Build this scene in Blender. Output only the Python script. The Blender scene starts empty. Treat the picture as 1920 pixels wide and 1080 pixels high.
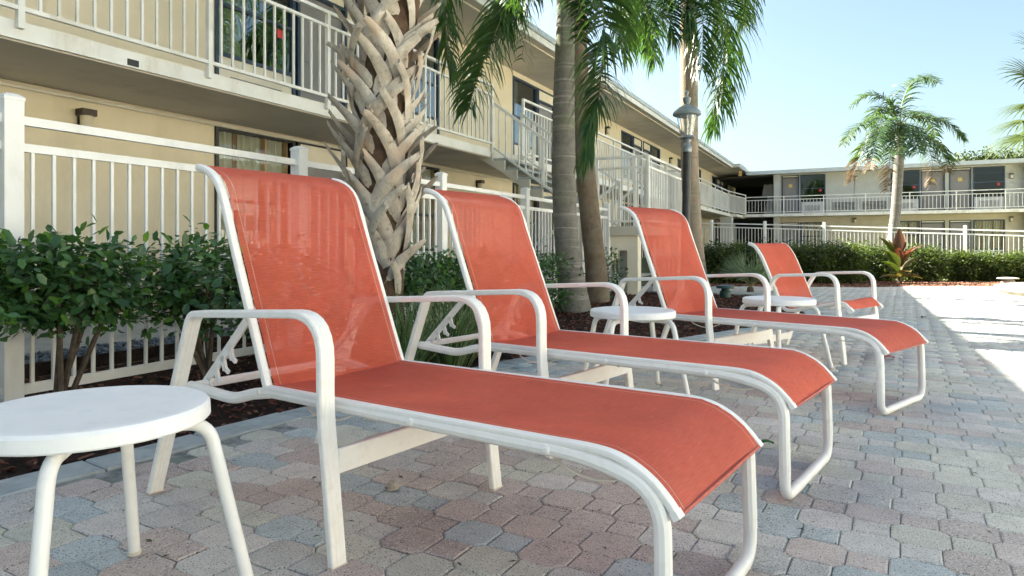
import bpy, math, random
import numpy as np
from mathutils import Vector, Matrix
random.seed(7); RNG = np.random.default_rng(7)
R = math.radians
scene = bpy.context.scene
COL = scene.collection

# ------------------------------------------------------------------ camera
F_PX, CX, HY, CAM_H, YAW = 1260.0, 960.0, 464.0, 0.77, R(27.03)
cam_d = bpy.data.cameras.new('camera'); cam = bpy.data.objects.new('camera', cam_d); COL.objects.link(cam)
cam.location = (0, 0, CAM_H); cam.rotation_euler = (R(90), 0, YAW)
cam_d.sensor_width = 36.0; cam_d.lens = 36.0*F_PX/1920; cam_d.shift_y = -(540-HY)/1920
cam_d.clip_start = 0.05; cam_d.clip_end = 2000
scene.camera = cam
# ------------------------------------------------------------------ sky, sun, exposure
SUN_EL = R(38.4)
sun_dir = Vector((-math.cos(SUN_EL)*0.995, math.cos(SUN_EL)*0.0999, math.sin(SUN_EL)))   # towards the sun
world = bpy.data.worlds.new('World'); scene.world = world; world.use_nodes = True
wn = world.node_tree.nodes; wl = world.node_tree.links
bg = wn['Background']; sky = wn.new('ShaderNodeTexSky'); sky.sky_type = 'NISHITA'
sky.sun_disc = False; sky.sun_elevation = SUN_EL; sky.sun_rotation = math.atan2(sun_dir.x, sun_dir.y)
sky.altitude = 0; sky.air_density = 1.0; sky.dust_density = 3.2; sky.ozone_density = 1.0
bg.inputs['Strength'].default_value = 0.05
wl.new(sky.outputs['Color'], bg.inputs['Color'])
sl = bpy.data.lights.new('sun', 'SUN'); sl.energy = 5.0; sl.angle = R(0.53); sl.color = (1.0, 0.95, 0.87)
sun = bpy.data.objects.new('sun', sl); COL.objects.link(sun)
sun.location = (-30, 3, 30); sun.rotation_euler = (-sun_dir).to_track_quat('-Z', 'Y').to_euler()
vs = scene.view_settings
vs.view_transform = 'Standard'; vs.look = 'None'; vs.gamma = 1.0; vs.use_curve_mapping = False
vs.exposure = 2.7
vs.use_white_balance = True; vs.white_balance_temperature = 6700; vs.white_balance_tint = 0
scene.cycles.use_denoising = True
scene.cycles.max_bounces = 8; scene.cycles.transparent_max_bounces = 12

# ------------------------------------------------------------------ pixel -> place helpers (measurements taken off the photograph)
_s, _c = math.sin(YAW), math.cos(YAW)
def ray(x, y):
    u = (x-CX)/F_PX; v = (HY-y)/F_PX
    return Vector((-_s+_c*u, _c+_s*u, v))
def onX(x, y, X): r = ray(x, y); return r*(X/r.x)+Vector((0, 0, CAM_H))
def onY(x, y, Y): r = ray(x, y); return r*(Y/r.y)+Vector((0, 0, CAM_H))
def onZ(x, y, Z=0.0): r = ray(x, y); return r*((Z-CAM_H)/r.z)+Vector((0, 0, CAM_H))
def atd(x, y, d): return ray(x, y)*d+Vector((0, 0, CAM_H))

# ------------------------------------------------------------------ mesh helpers
class MB:
    def __init__(s): s.v = []; s.f = []; s.uv = None
    def add(s, vs_, fs):
        o = len(s.v); s.v += [tuple(p) for p in vs_]; s.f += [tuple(i+o for i in f) for f in fs]; return s
    def box(s, x0, x1, y0, y1, z0, z1):
        return s.add([(x0,y0,z0),(x1,y0,z0),(x1,y1,z0),(x0,y1,z0),(x0,y0,z1),(x1,y0,z1),(x1,y1,z1),(x0,y1,z1)],
                     [(0,3,2,1),(4,5,6,7),(0,1,5,4),(1,2,6,5),(2,3,7,6),(3,0,4,7)])
    def bbox(s, x0, x1, y0, y1, z0, z1, b=0.004):
        """box with chamfered vertical and top edges"""
        def ring(i, z): return [(x0+i+b,y0+i,z),(x1-i-b,y0+i,z),(x1-i,y0+i+b,z),(x1-i,y1-i-b,z),(x1-i-b,y1-i,z),(x0+i+b,y1-i,z),(x0+i,y1-i-b,z),(x0+i,y0+i+b,z)]
        vs_ = ring(0, z0)+ring(0, z1-b)+ring(b, z1)
        fs = [tuple(reversed(range(8))), tuple(range(16, 24))]
        for k in (0, 8):
            for i in range(8): fs.append((k+i, k+(i+1) % 8, k+8+(i+1) % 8, k+8+i))
        return s.add(vs_, fs)
    def bar(s, p, q, w, h, up=(0, 0, 1)):
        p = Vector(p); q = Vector(q); t = (q-p).normalized(); up = Vector(up)
        a = t.cross(up)
        if a.length < 1e-4: a = t.cross(Vector((0, 1, 0)))
        a.normalize(); b = a.cross(t).normalized(); a *= w/2; b *= h/2
        return s.add([p-a-b, p+a-b, p+a+b, p-a+b, q-a-b, q+a-b, q+a+b, q-a+b],
                     [(0,1,2,3),(7,6,5,4),(0,4,5,1),(1,5,6,2),(2,6,7,3),(3,7,4,0)])
    def sweep(s, pts, prof, lat=None, caps=True, scales=None):
        pts = [Vector(p) for p in pts]; n = len(prof); o = len(s.v); m = len(pts)
        N = None
        for i, p in enumerate(pts):
            t = (pts[min(i+1, m-1)]-pts[max(i-1, 0)]).normalized()
            if lat is not None:
                A = Vector(lat); A = (A-t*A.dot(t)).normalized()
            else:
                if N is None:
                    A = t.cross(Vector((0, 0, 1)))
                    if A.length < 1e-3: A = Vector((1, 0, 0))
                    A.normalize()
                else: A = (N-t*N.dot(t)).normalized()
                N = A
            B = A.cross(t); k = 1 if scales is None else scales[i]
            for a, b in prof: s.v.append(tuple(p+A*a*k+B*b*k))
        for i in range(m-1):
            for j in range(n):
                s.f.append((o+i*n+j, o+i*n+(j+1) % n, o+(i+1)*n+(j+1) % n, o+(i+1)*n+j))
        if caps:
            s.f.append(tuple(o+j for j in reversed(range(n)))); s.f.append(tuple(o+(m-1)*n+j for j in range(n)))
        return s
    def tube(s, pts, r, n=8, caps=True):
        if isinstance(r, (int, float)): sc = None; rr = r
        else: sc = [x/r[0] for x in r]; rr = r[0]
        return s.sweep(pts, [(rr*math.cos(2*math.pi*k/n), rr*math.sin(2*math.pi*k/n)) for k in range(n)], None, caps, sc)
    def lathe(s, prof, n=16, c=(0, 0, 0)):
        o = len(s.v); m = len(prof)
        for r, z in prof:
            for k in range(n):
                a = 2*math.pi*k/n; s.v.append((c[0]+r*math.cos(a), c[1]+r*math.sin(a), c[2]+z))
        for i in range(m-1):
            for k in range(n): s.f.append((o+i*n+k, o+i*n+(k+1) % n, o+(i+1)*n+(k+1) % n, o+(i+1)*n+k))
        s.f.append(tuple(o+k for k in reversed(range(n)))); s.f.append(tuple(o+(m-1)*n+k for k in range(n)))
        return s
    def mesh(s, name, mat, org=(0, 0, 0), smooth=35):
        me = bpy.data.meshes.new(name)
        ox, oy, oz = org
        me.from_pydata([(x-ox, y-oy, z-oz) for x, y, z in s.v], [], s.f)
        if mat is not None: me.materials.append(mat)
        if s.uv is not None:
            l = me.uv_layers.new(name='UVMap')
            for lp in me.loops: l.data[lp.index].uv = s.uv[lp.vertex_index]
        if smooth:
            me.polygons.foreach_set('use_smooth', [True]*len(me.polygons))
            me.set_sharp_from_angle(angle=R(smooth))
        me.update(); return me
    def build(s, name, mat, parent=None, org=(0, 0, 0), loc=(0, 0, 0), rot=(0, 0, 0), smooth=35):
        return obj(name, s.mesh(name, mat, org, smooth), parent, loc, rot)
def obj(name, me, parent=None, loc=(0, 0, 0), rot=(0, 0, 0)):
    o = bpy.data.objects.new(name, me); COL.objects.link(o); o.location = loc; o.rotation_euler = rot
    if parent is not None: o.parent = parent
    return o
def npmesh(name, V, Fc, mat, smooth=False, col=None):
    """V (n,3), Fc (m,k) numpy arrays -> mesh"""
    me = bpy.data.meshes.new(name); k = Fc.shape[1]
    me.vertices.add(len(V)); me.vertices.foreach_set('co', np.ascontiguousarray(V, dtype=np.float32).ravel())
    me.loops.add(Fc.size); me.loops.foreach_set('vertex_index', Fc.astype(np.int32).ravel())
    me.polygons.add(len(Fc)); me.polygons.foreach_set('loop_start', np.arange(0, Fc.size, k, dtype=np.int32))
    me.polygons.foreach_set('loop_total', np.full(len(Fc), k, dtype=np.int32))
    if smooth: me.polygons.foreach_set('use_smooth', np.ones(len(Fc), dtype=bool))
    if col is not None:
        a = me.color_attributes.new('tint', 'FLOAT_COLOR', 'POINT')
        c4 = np.ones((len(V), 4), dtype=np.float32); c4[:, :3] = col; a.data.foreach_set('color', c4.ravel())
    me.materials.append(mat); me.update(calc_edges=True); me.validate(); return me
def tag(o, label=None, cat=None, group=None, kind=None):
    if label: o['label'] = label
    if cat: o['category'] = cat
    if group: o['group'] = group
    if kind: o['kind'] = kind
    return o
def thing(name, label, cat, loc=(0, 0, 0), rz=0.0, group=None):
    o = bpy.data.objects.new(name, None); COL.objects.link(o); o.empty_display_size = 0.1
    o.location = loc; o.rotation_euler = (0, 0, rz); return tag(o, label, cat, group)
def copy_tree(o, parent=None):
    c = o.copy(); COL.objects.link(c); c.parent = parent
    for ch in list(o.children): copy_tree(ch, c)
    return c
def fillet(pts, radii, seg=6):
    pts = [Vector(p) for p in pts]; out = [pts[0]]
    for i in range(1, len(pts)-1):
        p = pts[i]; a = (pts[i-1]-p); b = (pts[i+1]-p); r = radii[i-1]
        if r <= 0: out.append(p); continue
        la, lb = a.length, b.length; a.normalize(); b.normalize()
        ang = a.angle(b); t = min(r/math.tan(ang/2), la*.49 if i > 1 else la*.95, lb*.49 if i < len(pts)-2 else lb*.95)
        A = p+a*t; B = p+b*t
        for k in range(seg+1):
            u = k/seg; out.append(A*(1-u)**2+p*2*u*(1-u)+B*u*u)
    out.append(pts[-1]); return out
def crom(pts, n=8):
    P = [Vector(p) for p in pts]; P = [P[0]*2-P[1]]+P+[P[-1]*2-P[-2]]; out = []
    for i in range(1, len(P)-2):
        for k in range(n):
            t = k/n
            out.append(0.5*((2*P[i])+(P[i+1]-P[i-1])*t+(2*P[i-1]-5*P[i]+4*P[i+1]-P[i+2])*t*t+(3*P[i]-P[i-1]-3*P[i+1]+P[i+2])*t**3))
    out.append(P[-2]); return out
def circ(r, n=10): return [(r*math.cos(2*math.pi*k/n), r*math.sin(2*math.pi*k/n)) for k in range(n)]
def rrect(w, h, r):
    out = []
    for cx_, cy_, a0 in ((w/2-r, h/2-r, 0), (-w/2+r, h/2-r, 90), (-w/2+r, -h/2+r, 180), (w/2-r, -h/2+r, 270)):
        for k in range(3): a = R(a0+45*k); out.append((cx_+r*math.cos(a), cy_+r*math.sin(a)))
    return out

# ------------------------------------------------------------------ materials
def newmat(name):
    m = bpy.data.materials.new(name); m.use_nodes = True; n = m.node_tree.nodes; l = m.node_tree.links
    return m, n, l, n['Principled BSDF'], n['Material Output']
def rgba(c): return (c[0], c[1], c[2], 1.0)
def coord(n, l, scale, kind='pos', stretch=None):
    if kind == 'pos': g = n.new('ShaderNodeNewGeometry'); src = g.outputs['Position']
    else: g = n.new('ShaderNodeTexCoord'); src = g.outputs['Object']
    if stretch:
        mp = n.new('ShaderNodeMapping'); mp.inputs['Scale'].default_value = stretch; l.new(src, mp.inputs['Vector']); src = mp.outputs['Vector']
    return src
def noise(n, l, src, scale, detail=4, rough=.6):
    t = n.new('ShaderNodeTexNoise'); t.inputs['Scale'].default_value = scale; t.inputs['Detail'].default_value = detail
    t.inputs['Roughness'].default_value = rough; l.new(src, t.inputs['Vector']); return t.outputs['Fac']
def ramp(n, l, src, p0, c0, p1, c1):
    r = n.new('ShaderNodeValToRGB'); r.color_ramp.elements[0].position = p0; r.color_ramp.elements[0].color = rgba(c0)
    r.color_ramp.elements[1].position = p1; r.color_ramp.elements[1].color = rgba(c1); l.new(src, r.inputs['Fac']); return r.outputs['Color']
def mixc(n, l, fac, a, b, mode='MIX'):
    m = n.new('ShaderNodeMix'); m.data_type = 'RGBA'; m.blend_type = mode
    for i, x in ((0, fac), (6, a), (7, b)):
        if isinstance(x, (int, float)): m.inputs[i].default_value = x
        elif isinstance(x, tuple): m.inputs[i].default_value = rgba(x)
        else: l.new(x, m.inputs[i])
    return m.outputs[2]
def bump(n, l, src, bsdf, strength, dist=0.01):
    b = n.new('ShaderNodeBump'); b.inputs['Strength'].default_value = strength; b.inputs['Distance'].default_value = dist
    l.new(src, b.inputs['Height']); l.new(b.outputs['Normal'], bsdf.inputs['Normal'])
def pm(name, c1, c2, scale=4, rough=.6, bstr=0, bscale=60, spec=.4, metal=0, kind='pos', stretch=None, lo=.35, hi=.65, bdist=.01, dirt=None, dscale=1.2, streak=.35):
    m, n, l, b, o = newmat(name); src = coord(n, l, scale, kind, stretch)
    c = ramp(n, l, noise(n, l, src, scale), lo, c1, hi, c2)
    if dirt is not None:
        d = noise(n, l, coord(n, l, 1, kind, (1, 1, streak)), dscale, 6, .7); f = n.new('ShaderNodeMapRange'); f.inputs['From Min'].default_value = .52; f.inputs['From Max'].default_value = .75
        l.new(d, f.inputs['Value']); c = mixc(n, l, f.outputs['Result'], c, dirt)
    l.new(c, b.inputs['Base Color']); b.inputs['Roughness'].default_value = rough
    b.inputs['Specular IOR Level'].default_value = spec; b.inputs['Metallic'].default_value = metal
    if bstr: bump(n, l, noise(n, l, src, bscale, 5), b, bstr, bdist)
    return m
M = {}
M['chair_white'] = pm('powder_coat_white', (.80, .775, .735), (.84, .82, .79), 9, .38, .05, 250, .4, kind='pos', dirt=(.73, .70, .645), dscale=30, streak=1.0, bdist=.001)
M['table_white'] = pm('table_top_white', (.80, .80, .80), (.84, .84, .835), 6, .4, .05, 120, .4, dirt=(.74, .75, .75), dscale=26, streak=1.0, bdist=.001)
M['table_white'].node_tree.nodes['Principled BSDF'].inputs['Roughness'].default_value = .42
M['fence_white'] = pm('fence_white', (.76, .75, .73), (.82, .81, .79), 5, .45, .03, 200, .35, dirt=(.62, .60, .54), dscale=3.5, bdist=.001)
M['trim_white'] = pm('trim_white', (.72, .705, .665), (.80, .785, .75), 3, .55, .1, 60, .3, dirt=(.52, .47, .38), dscale=2.2, bdist=.003)
M['cream_trim'] = pm('cream_trim', (.70, .64, .52), (.76, .70, .58), 3, .6, .08, 60, .3, bdist=.003)
M['slab'] = pm('slab_white', (.62, .59, .52), (.74, .71, .65), 2.5, .75, .25, 45, .2, dirt=(.34, .31, .26), dscale=3, bdist=.006)
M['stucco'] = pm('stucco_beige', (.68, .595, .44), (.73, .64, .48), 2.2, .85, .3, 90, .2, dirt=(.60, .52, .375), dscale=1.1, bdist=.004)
M['stucco_tan'] = pm('stucco_tan', (.46, .41, .32), (.51, .46, .365), 2.2, .85, .3, 90, .2, bdist=.004)
M['stucco_grey'] = pm('stucco_grey', (.46, .46, .43), (.51, .51, .48), 2.2, .85, .3, 90, .2, bdist=.004)
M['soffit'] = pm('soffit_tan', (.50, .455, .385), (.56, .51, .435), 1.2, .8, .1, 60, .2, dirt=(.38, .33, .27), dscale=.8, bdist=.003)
M['fascia'] = pm('fascia_metal', (.42, .455, .475), (.49, .525, .54), 3, .5, 0, 60, .4)
M['frame_dark'] = pm('frame_dark', (.018, .016, .018), (.03, .028, .03), 5, .4, 0, 60, .4)
M['frame_sky_tint'] = pm('frame_sky_tint', (.03, .05, .085), (.045, .07, .11), 5, .4, 0, 60, .4)  # blue of the reflected sky put into the dark frame colour
M['door_grey'] = pm('door_grey', (.21, .20, .205), (.24, .23, .235), 2, .5, 0, 60, .35)
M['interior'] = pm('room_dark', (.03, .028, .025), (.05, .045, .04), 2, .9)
M['curtain'] = pm('curtain_cream', (.74, .68, .52), (.84, .79, .64), 3, .9, 0, 60, .1, stretch=(9, 9, .4))
M['curtain_stripe'] = pm('curtain_stripe', (.42, .26, .13), (.52, .35, .19), 4, .9, 0, 60, .1, stretch=(9, 9, .5))
M['ac_white'] = pm('ac_panel', (.55, .55, .55), (.62, .62, .62), 3, .6)
M['ac_dark'] = pm('ac_grille', (.12, .13, .14), (.17, .18, .19), 3, .6)
M['black_metal'] = pm('black_metal', (.02, .02, .022), (.035, .035, .037), 8, .45, .1, 80, .4, bdist=.002)
M['lamp_metal'] = pm('lamp_aged_metal', (.20, .22, .23), (.30, .33, .34), 12, .45, .1, 80, .5, .5, bdist=.002)
M['lamp_cap'] = pm('lamp_cap_grey', (.17, .20, .215), (.24, .27, .285), 10, .5, .1, 80, .4, bdist=.002)
M['green_metal'] = pm('green_metal', (.02, .05, .045), (.035, .075, .065), 8, .5)
M['bronze'] = pm('bronze_dark', (.035, .025, .018), (.06, .045, .03), 8, .4, 0, 60, .5, .3)
M['frost'] = pm('frosted_glass', (.55, .48, .36), (.66, .60, .48), 6, .35)
M['curb'] = pm('curb_concrete', (.35, .38, .375), (.45, .475, .465), 7, .9, .5, 160, .2, dirt=(.25, .255, .24), dscale=5, bdist=.004)
M['concrete'] = pm('walk_concrete', (.40, .36, .30), (.50, .46, .39), 5, .9, .4, 120, .2, bdist=.004)
M['deck'] = pm('pool_deck', (.66, .63, .58), (.72, .69, .64), 4, .9, .4, 60, .2, bdist=.004)
M['joint'] = pm('joint_sand', (.16, .17, .155), (.40, .405, .375), 14, .95, .6, 200, .1, bdist=.004, dirt=(.16, .20, .15), dscale=2)
M['soil'] = pm('bed_soil', (.022, .016, .012), (.06, .035, .025), 14, .95, 1.0, 60, .1, bdist=.02)
M['lawn'] = pm('lawn', (.10, .105, .055), (.16, .155, .08), 9, .95, .8, 90, .1, bdist=.02)
M['gravel'] = pm('gravel_grey', (.10, .105, .11), (.26, .265, .27), 22, .9, .4, 80, .2)
M['trunk_grey'] = None
M['stem'] = pm('shrub_stem', (.075, .055, .04), (.13, .10, .075), 30, .9, .6, 120, .1, bdist=.004)
M['stone'] = pm('stone_chip', (.32, .28, .22), (.45, .40, .33), 60, .9, .5, 150, .2)
M['mattress'] = pm('mattress_cream', (.42, .40, .36), (.50, .48, .44), 3, .9)
M['strap'] = pm('strap_cream', (.60, .52, .42), (.68, .60, .50), 10, .7)

def chips_mat(name, cols, rough=.9):
    m, n, l, b, o = newmat(name)
    a = n.new('ShaderNodeAttribute'); a.attribute_name = 'tint'
    l.new(a.outputs['Color'], b.inputs['Base Color']); b.inputs['Roughness'].default_value = rough; b.inputs['Specular IOR Level'].default_value = .2
    return m
M['tinted'] = chips_mat('tinted_chips', None)

def leaf_mat(name, c1, c2, trans=.35, rough=.4, tint=False, tcol=None, scale=14, spec=.4):
    m, n, l, b, o = newmat(name); src = coord(n, l, scale)
    c = ramp(n, l, noise(n, l, src, scale, 3), .3, c1, .7, c2)
    if tint:
        a = n.new('ShaderNodeAttribute'); a.attribute_name = 'tint'; c = mixc(n, l, 1.0, c, a.outputs['Color'], 'MULTIPLY')
    l.new(c, b.inputs['Base Color']); b.inputs['Roughness'].default_value = rough; b.inputs['Specular IOR Level'].default_value = spec
    t = n.new('ShaderNodeBsdfTranslucent'); mx = n.new('ShaderNodeMixShader'); mx.inputs['Fac'].default_value = trans
    tc = mixc(n, l, 1.0, c, tcol or (1.5, 1.6, .7), 'MULTIPLY'); l.new(tc, t.inputs['Color'])
    l.new(b.outputs['BSDF'], mx.inputs[1]); l.new(t.outputs['BSDF'], mx.inputs[2]); l.new(mx.outputs['Shader'], o.inputs['Surface'])
    return m
M['hedge_leaf'] = leaf_mat('hedge_leaf', (.038, .100, .034), (.090, .180, .058), .30, .30, True, scale=5, spec=.5)
M['far_leaf'] = leaf_mat('far_hedge_leaf', (.046, .072, .018), (.088, .115, .030), .42, .45, True, scale=6)
M['tree_leaf'] = leaf_mat('tree_leaf', (.045, .065, .022), (.075, .092, .032), .3, .5, True, scale=3)
M['palm_leaf'] = leaf_mat('palm_leaf', (.030, .078, .036), (.075, .130, .044), .42, .33, False, (1.7, 1.7, .6), scale=6)
M['palm_leaf_far'] = leaf_mat('palm_leaf_pale', (.045, .090, .042), (.085, .130, .050), .42, .35, False, (1.5, 1.5, .7), scale=3)
M['palm_dead'] = leaf_mat('palm_leaf_dead', (.165, .118, .082), (.24, .18, .13), .25, .85, False, (1.2, 1.1, .9), scale=5)
M['fan_leaf'] = leaf_mat('fan_leaf', (.055, .085, .022), (.10, .125, .035), .35, .45, False, (1.4, 1.5, .6), scale=4)
M['palmetto'] = leaf_mat('palmetto_leaf', (.10, .15, .10), (.17, .22, .14), .3, .5, False, scale=8)
M['blade'] = leaf_mat('lily_turf', (.8, .8, .8), (1, 1, 1), .3, .4, True, (1.2, 1.2, .8), scale=6)
M['ti_leaf'] = leaf_mat('ti_leaf', (.070, .050, .034), (.072, .066, .028), .3, .5, True, (1.5, 1.1, .7), scale=3)
M['petiole'] = pm('petiole', (.10, .11, .04), (.20, .17, .07), 8, .6)
M['green_leaf'] = leaf_mat('fallen_leaf', (.03, .10, .03), (.05, .14, .04), .2, .4)

def trunk_mat(name, c1, c2, ringc, rings, moss=None, vert=False):
    m, n, l, b, o = newmat(name); src = coord(n, l, 5)
    c = ramp(n, l, noise(n, l, src, 9, 6, .7), .3, c1, .7, c2)
    if rings:
        st = coord(n, l, 5, 'pos', (.6, .6, rings)); w = noise(n, l, st, 1.0, 3, .5)
        f = n.new('ShaderNodeMapRange'); f.inputs['From Min'].default_value = .55; f.inputs['From Max'].default_value = .68; l.new(w, f.inputs['Value'])
        c = mixc(n, l, f.outputs['Result'], c, ringc)
    if moss:
        d = noise(n, l, src, 3.5, 5, .7); f = n.new('ShaderNodeMapRange'); f.inputs['From Min'].default_value = .5; f.inputs['From Max'].default_value = .75
        l.new(d, f.inputs['Value']); c = mixc(n, l, f.outputs['Result'], c, moss)
    l.new(c, b.inputs['Base Color']); b.inputs['Roughness'].default_value = .9; b.inputs['Specular IOR Level'].default_value = .15
    st2 = coord(n, l, 5, 'pos', (60, 60, 8) if vert else (25, 25, 45)); bump(n, l, noise(n, l, st2, 1.0, 5, .65), b, .7, .012)
    return m
M['trunk_grey'] = trunk_mat('queen_trunk_grey', (.13, .12, .105), (.22, .205, .18), (.29, .27, .24), 34, (.16, .17, .10))
M['trunk_brown'] = trunk_mat('queen_trunk_brown', (.12, .088, .06), (.21, .165, .12), (.28, .23, .18), 0, (.20, .19, .15), True)
M['trunk_pale'] = trunk_mat('queen_trunk_pale', (.22, .17, .13), (.32, .26, .20), (.20, .16, .12), 14, (.17, .18, .13))
M['trunk_far'] = trunk_mat('queen_trunk_far', (.15, .138, .128), (.21, .195, .18), (.25, .235, .22), 8)
M['sabal_core'] = trunk_mat('sabal_core', (.055, .034, .022), (.15, .095, .06), (.3, .2, .13), 0, None, True)
def boot_mat():
    m, n, l, b, o = newmat('sabal_boot'); src = coord(n, l, 5)
    c = ramp(n, l, noise(n, l, src, 7, 5, .7), .3, (.44, .385, .315), .7, (.66, .61, .535))
    c2 = ramp(n, l, noise(n, l, src, 26, 6, .75), .56, (1, 1, 1), .70, (.34, .31, .28)); c = mixc(n, l, 1.0, c, c2, 'MULTIPLY')
    c4 = ramp(n, l, noise(n, l, src, 3.2, 4, .7), .40, (.72, .69, .66), .62, (1.05, 1.03, 1.0)); c = mixc(n, l, 1.0, c, c4, 'MULTIPLY')
    c3 = noise(n, l, src, 4, 3); f = n.new('ShaderNodeMapRange'); f.inputs['From Min'].default_value = .55; f.inputs['From Max'].default_value = .7; l.new(c3, f.inputs['Value'])
    c = mixc(n, l, f.outputs['Result'], c, (.56, .42, .31))
    l.new(c, b.inputs['Base Color']); b.inputs['Roughness'].default_value = .85; b.inputs['Specular IOR Level'].default_value = .15
    bump(n, l, noise(n, l, coord(n, l, 5, 'pos', (60, 60, 18)), 1.0, 5), b, .6, .008)
    return m
M['boot'] = boot_mat()

def glass_mat(name, tint, refl=.25):
    m, n, l, b, o = newmat(name); n.remove(b)
    tr = n.new('ShaderNodeBsdfTransparent'); tr.inputs['Color'].default_value = rgba(tint)
    g = n.new('ShaderNodeBsdfGlossy'); g.inputs['Roughness'].default_value = .015; g.inputs['Color'].default_value = (.9, .93, .95, 1)
    fr = n.new('ShaderNodeFresnel'); fr.inputs['IOR'].default_value = 1.5
    ad = n.new('ShaderNodeMath'); ad.operation = 'ADD'; ad.use_clamp = True; ad.inputs[1].default_value = refl; l.new(fr.outputs['Fac'], ad.inputs[0])
    ge = n.new('ShaderNodeNewGeometry'); iv = n.new('ShaderNodeMath'); iv.operation = 'SUBTRACT'; iv.inputs[0].default_value = 1.0; l.new(ge.outputs['Backfacing'], iv.inputs[1])
    mu = n.new('ShaderNodeMath'); mu.operation = 'MULTIPLY'; l.new(ad.outputs['Value'], mu.inputs[0]); l.new(iv.outputs['Value'], mu.inputs[1])
    mx = n.new('ShaderNodeMixShader'); l.new(mu.outputs['Value'], mx.inputs['Fac']); l.new(tr.outputs['BSDF'], mx.inputs[1]); l.new(g.outputs['BSDF'], mx.inputs[2])
    l.new(mx.outputs['Shader'], o.inputs['Surface']); return m
M['glass'] = glass_mat('window_glass', (.62, .66, .68), .22)
M['glass_far'] = glass_mat('window_glass_far', (.45, .50, .52), .03)
M['glass_low'] = glass_mat('window_glass_lower', (.80, .82, .82), .02)
M['glass_clear'] = glass_mat('lamp_glass', (.90, .92, .93), .06)

def sling_mat():
    m, n, l, b, o = newmat('sling_fabric'); tc = n.new('ShaderNodeTexCoord'); uv = tc.outputs['UV']
    def st(sx, sy): mp = n.new('ShaderNodeMapping'); mp.inputs['Scale'].default_value = (sx, sy, 1); l.new(uv, mp.inputs['Vector']); return mp.outputs['Vector']
    lines = noise(n, l, st(420, 22), 1.0, 2, .5)          # uneven threads running across the sling
    c = ramp(n, l, lines, .30, (.66, .112, .064), .70, (.76, .152, .092))
    big = noise(n, l, uv, 3.2, 6, .68); c = mixc(n, l, 1.0, c, ramp(n, l, big, .3, (.82, .80, .80), .7, (1.03, 1.06, 1.08)), 'MULTIPLY')
    wear = noise(n, l, st(120, 14), 1.0, 3, .7); wn_ = noise(n, l, st(5, 9), 1.0, 3, .6)
    mu = n.new('ShaderNodeMath'); mu.operation = 'MULTIPLY'; l.new(wear, mu.inputs[0]); l.new(wn_, mu.inputs[1])
    f = n.new('ShaderNodeMapRange'); f.inputs['From Min'].default_value = .36; f.inputs['From Max'].default_value = .46; f.inputs['To Max'].default_value = .35; l.new(mu.outputs['Value'], f.inputs['Value'])
    c = mixc(n, l, f.outputs['Result'], c, (.78, .42, .30))
    oi = n.new('ShaderNodeObjectInfo'); c = mixc(n, l, 1.0, c, ramp(n, l, oi.outputs['Random'], 0, (.90, .90, .92), 1, (1.04, 1.04, 1.0)), 'MULTIPLY')
    sx = n.new('ShaderNodeSeparateXYZ'); l.new(uv, sx.inputs[0]); ab = n.new('ShaderNodeMath'); ab.operation = 'ABSOLUTE'; l.new(sx.outputs['Y'], ab.inputs[0])
    cp = n.new('ShaderNodeMath'); cp.operation = 'COMPARE'; cp.inputs[1].default_value = .232; cp.inputs[2].default_value = .0016; l.new(ab.outputs[0], cp.inputs[0])
    st_m = n.new('ShaderNodeMath'); st_m.operation = 'MULTIPLY'; st_m.inputs[1].default_value = .40; l.new(cp.outputs[0], st_m.inputs[0])
    c = mixc(n, l, st_m.outputs[0], c, (.80, .55, .45))                    # stitched seam along each edge
    l.new(c, b.inputs['Base Color']); b.inputs['Roughness'].default_value = .65; b.inputs['Specular IOR Level'].default_value = .18
    wv = n.new('ShaderNodeTexWave'); wv.bands_direction = 'X'; wv.inputs['Scale'].default_value = 62; l.new(uv, wv.inputs['Vector'])
    bump(n, l, wv.outputs['Fac'], b, .5, .0012)
    t = n.new('ShaderNodeBsdfTranslucent'); l.new(c, t.inputs['Color'])
    m1 = n.new('ShaderNodeMixShader'); m1.inputs['Fac'].default_value = .22; l.new(b.outputs['BSDF'], m1.inputs[1]); l.new(t.outputs['BSDF'], m1.inputs[2])
    tr = n.new('ShaderNodeBsdfTransparent'); m2 = n.new('ShaderNodeMixShader')
    lw_ = n.new('ShaderNodeLayerWeight'); lw_.inputs['Blend'].default_value = .5; op = n.new('ShaderNodeMapRange'); op.inputs['From Min'].default_value = .15; op.inputs['From Max'].default_value = .75; op.inputs['To Min'].default_value = .25; op.inputs['To Max'].default_value = .01
    l.new(lw_.outputs['Facing'], op.inputs['Value']); l.new(op.outputs['Result'], m2.inputs['Fac'])       # the open weave closes up at a slant
    l.new(m1.outputs['Shader'], m2.inputs[1]); l.new(tr.outputs['BSDF'], m2.inputs[2]); l.new(m2.outputs['Shader'], o.inputs['Surface'])
    return m
M['sling'] = sling_mat()
M['hem'] = pm('sling_hem', (.40, .07, .045), (.50, .11, .07), 60, .6)

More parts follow.
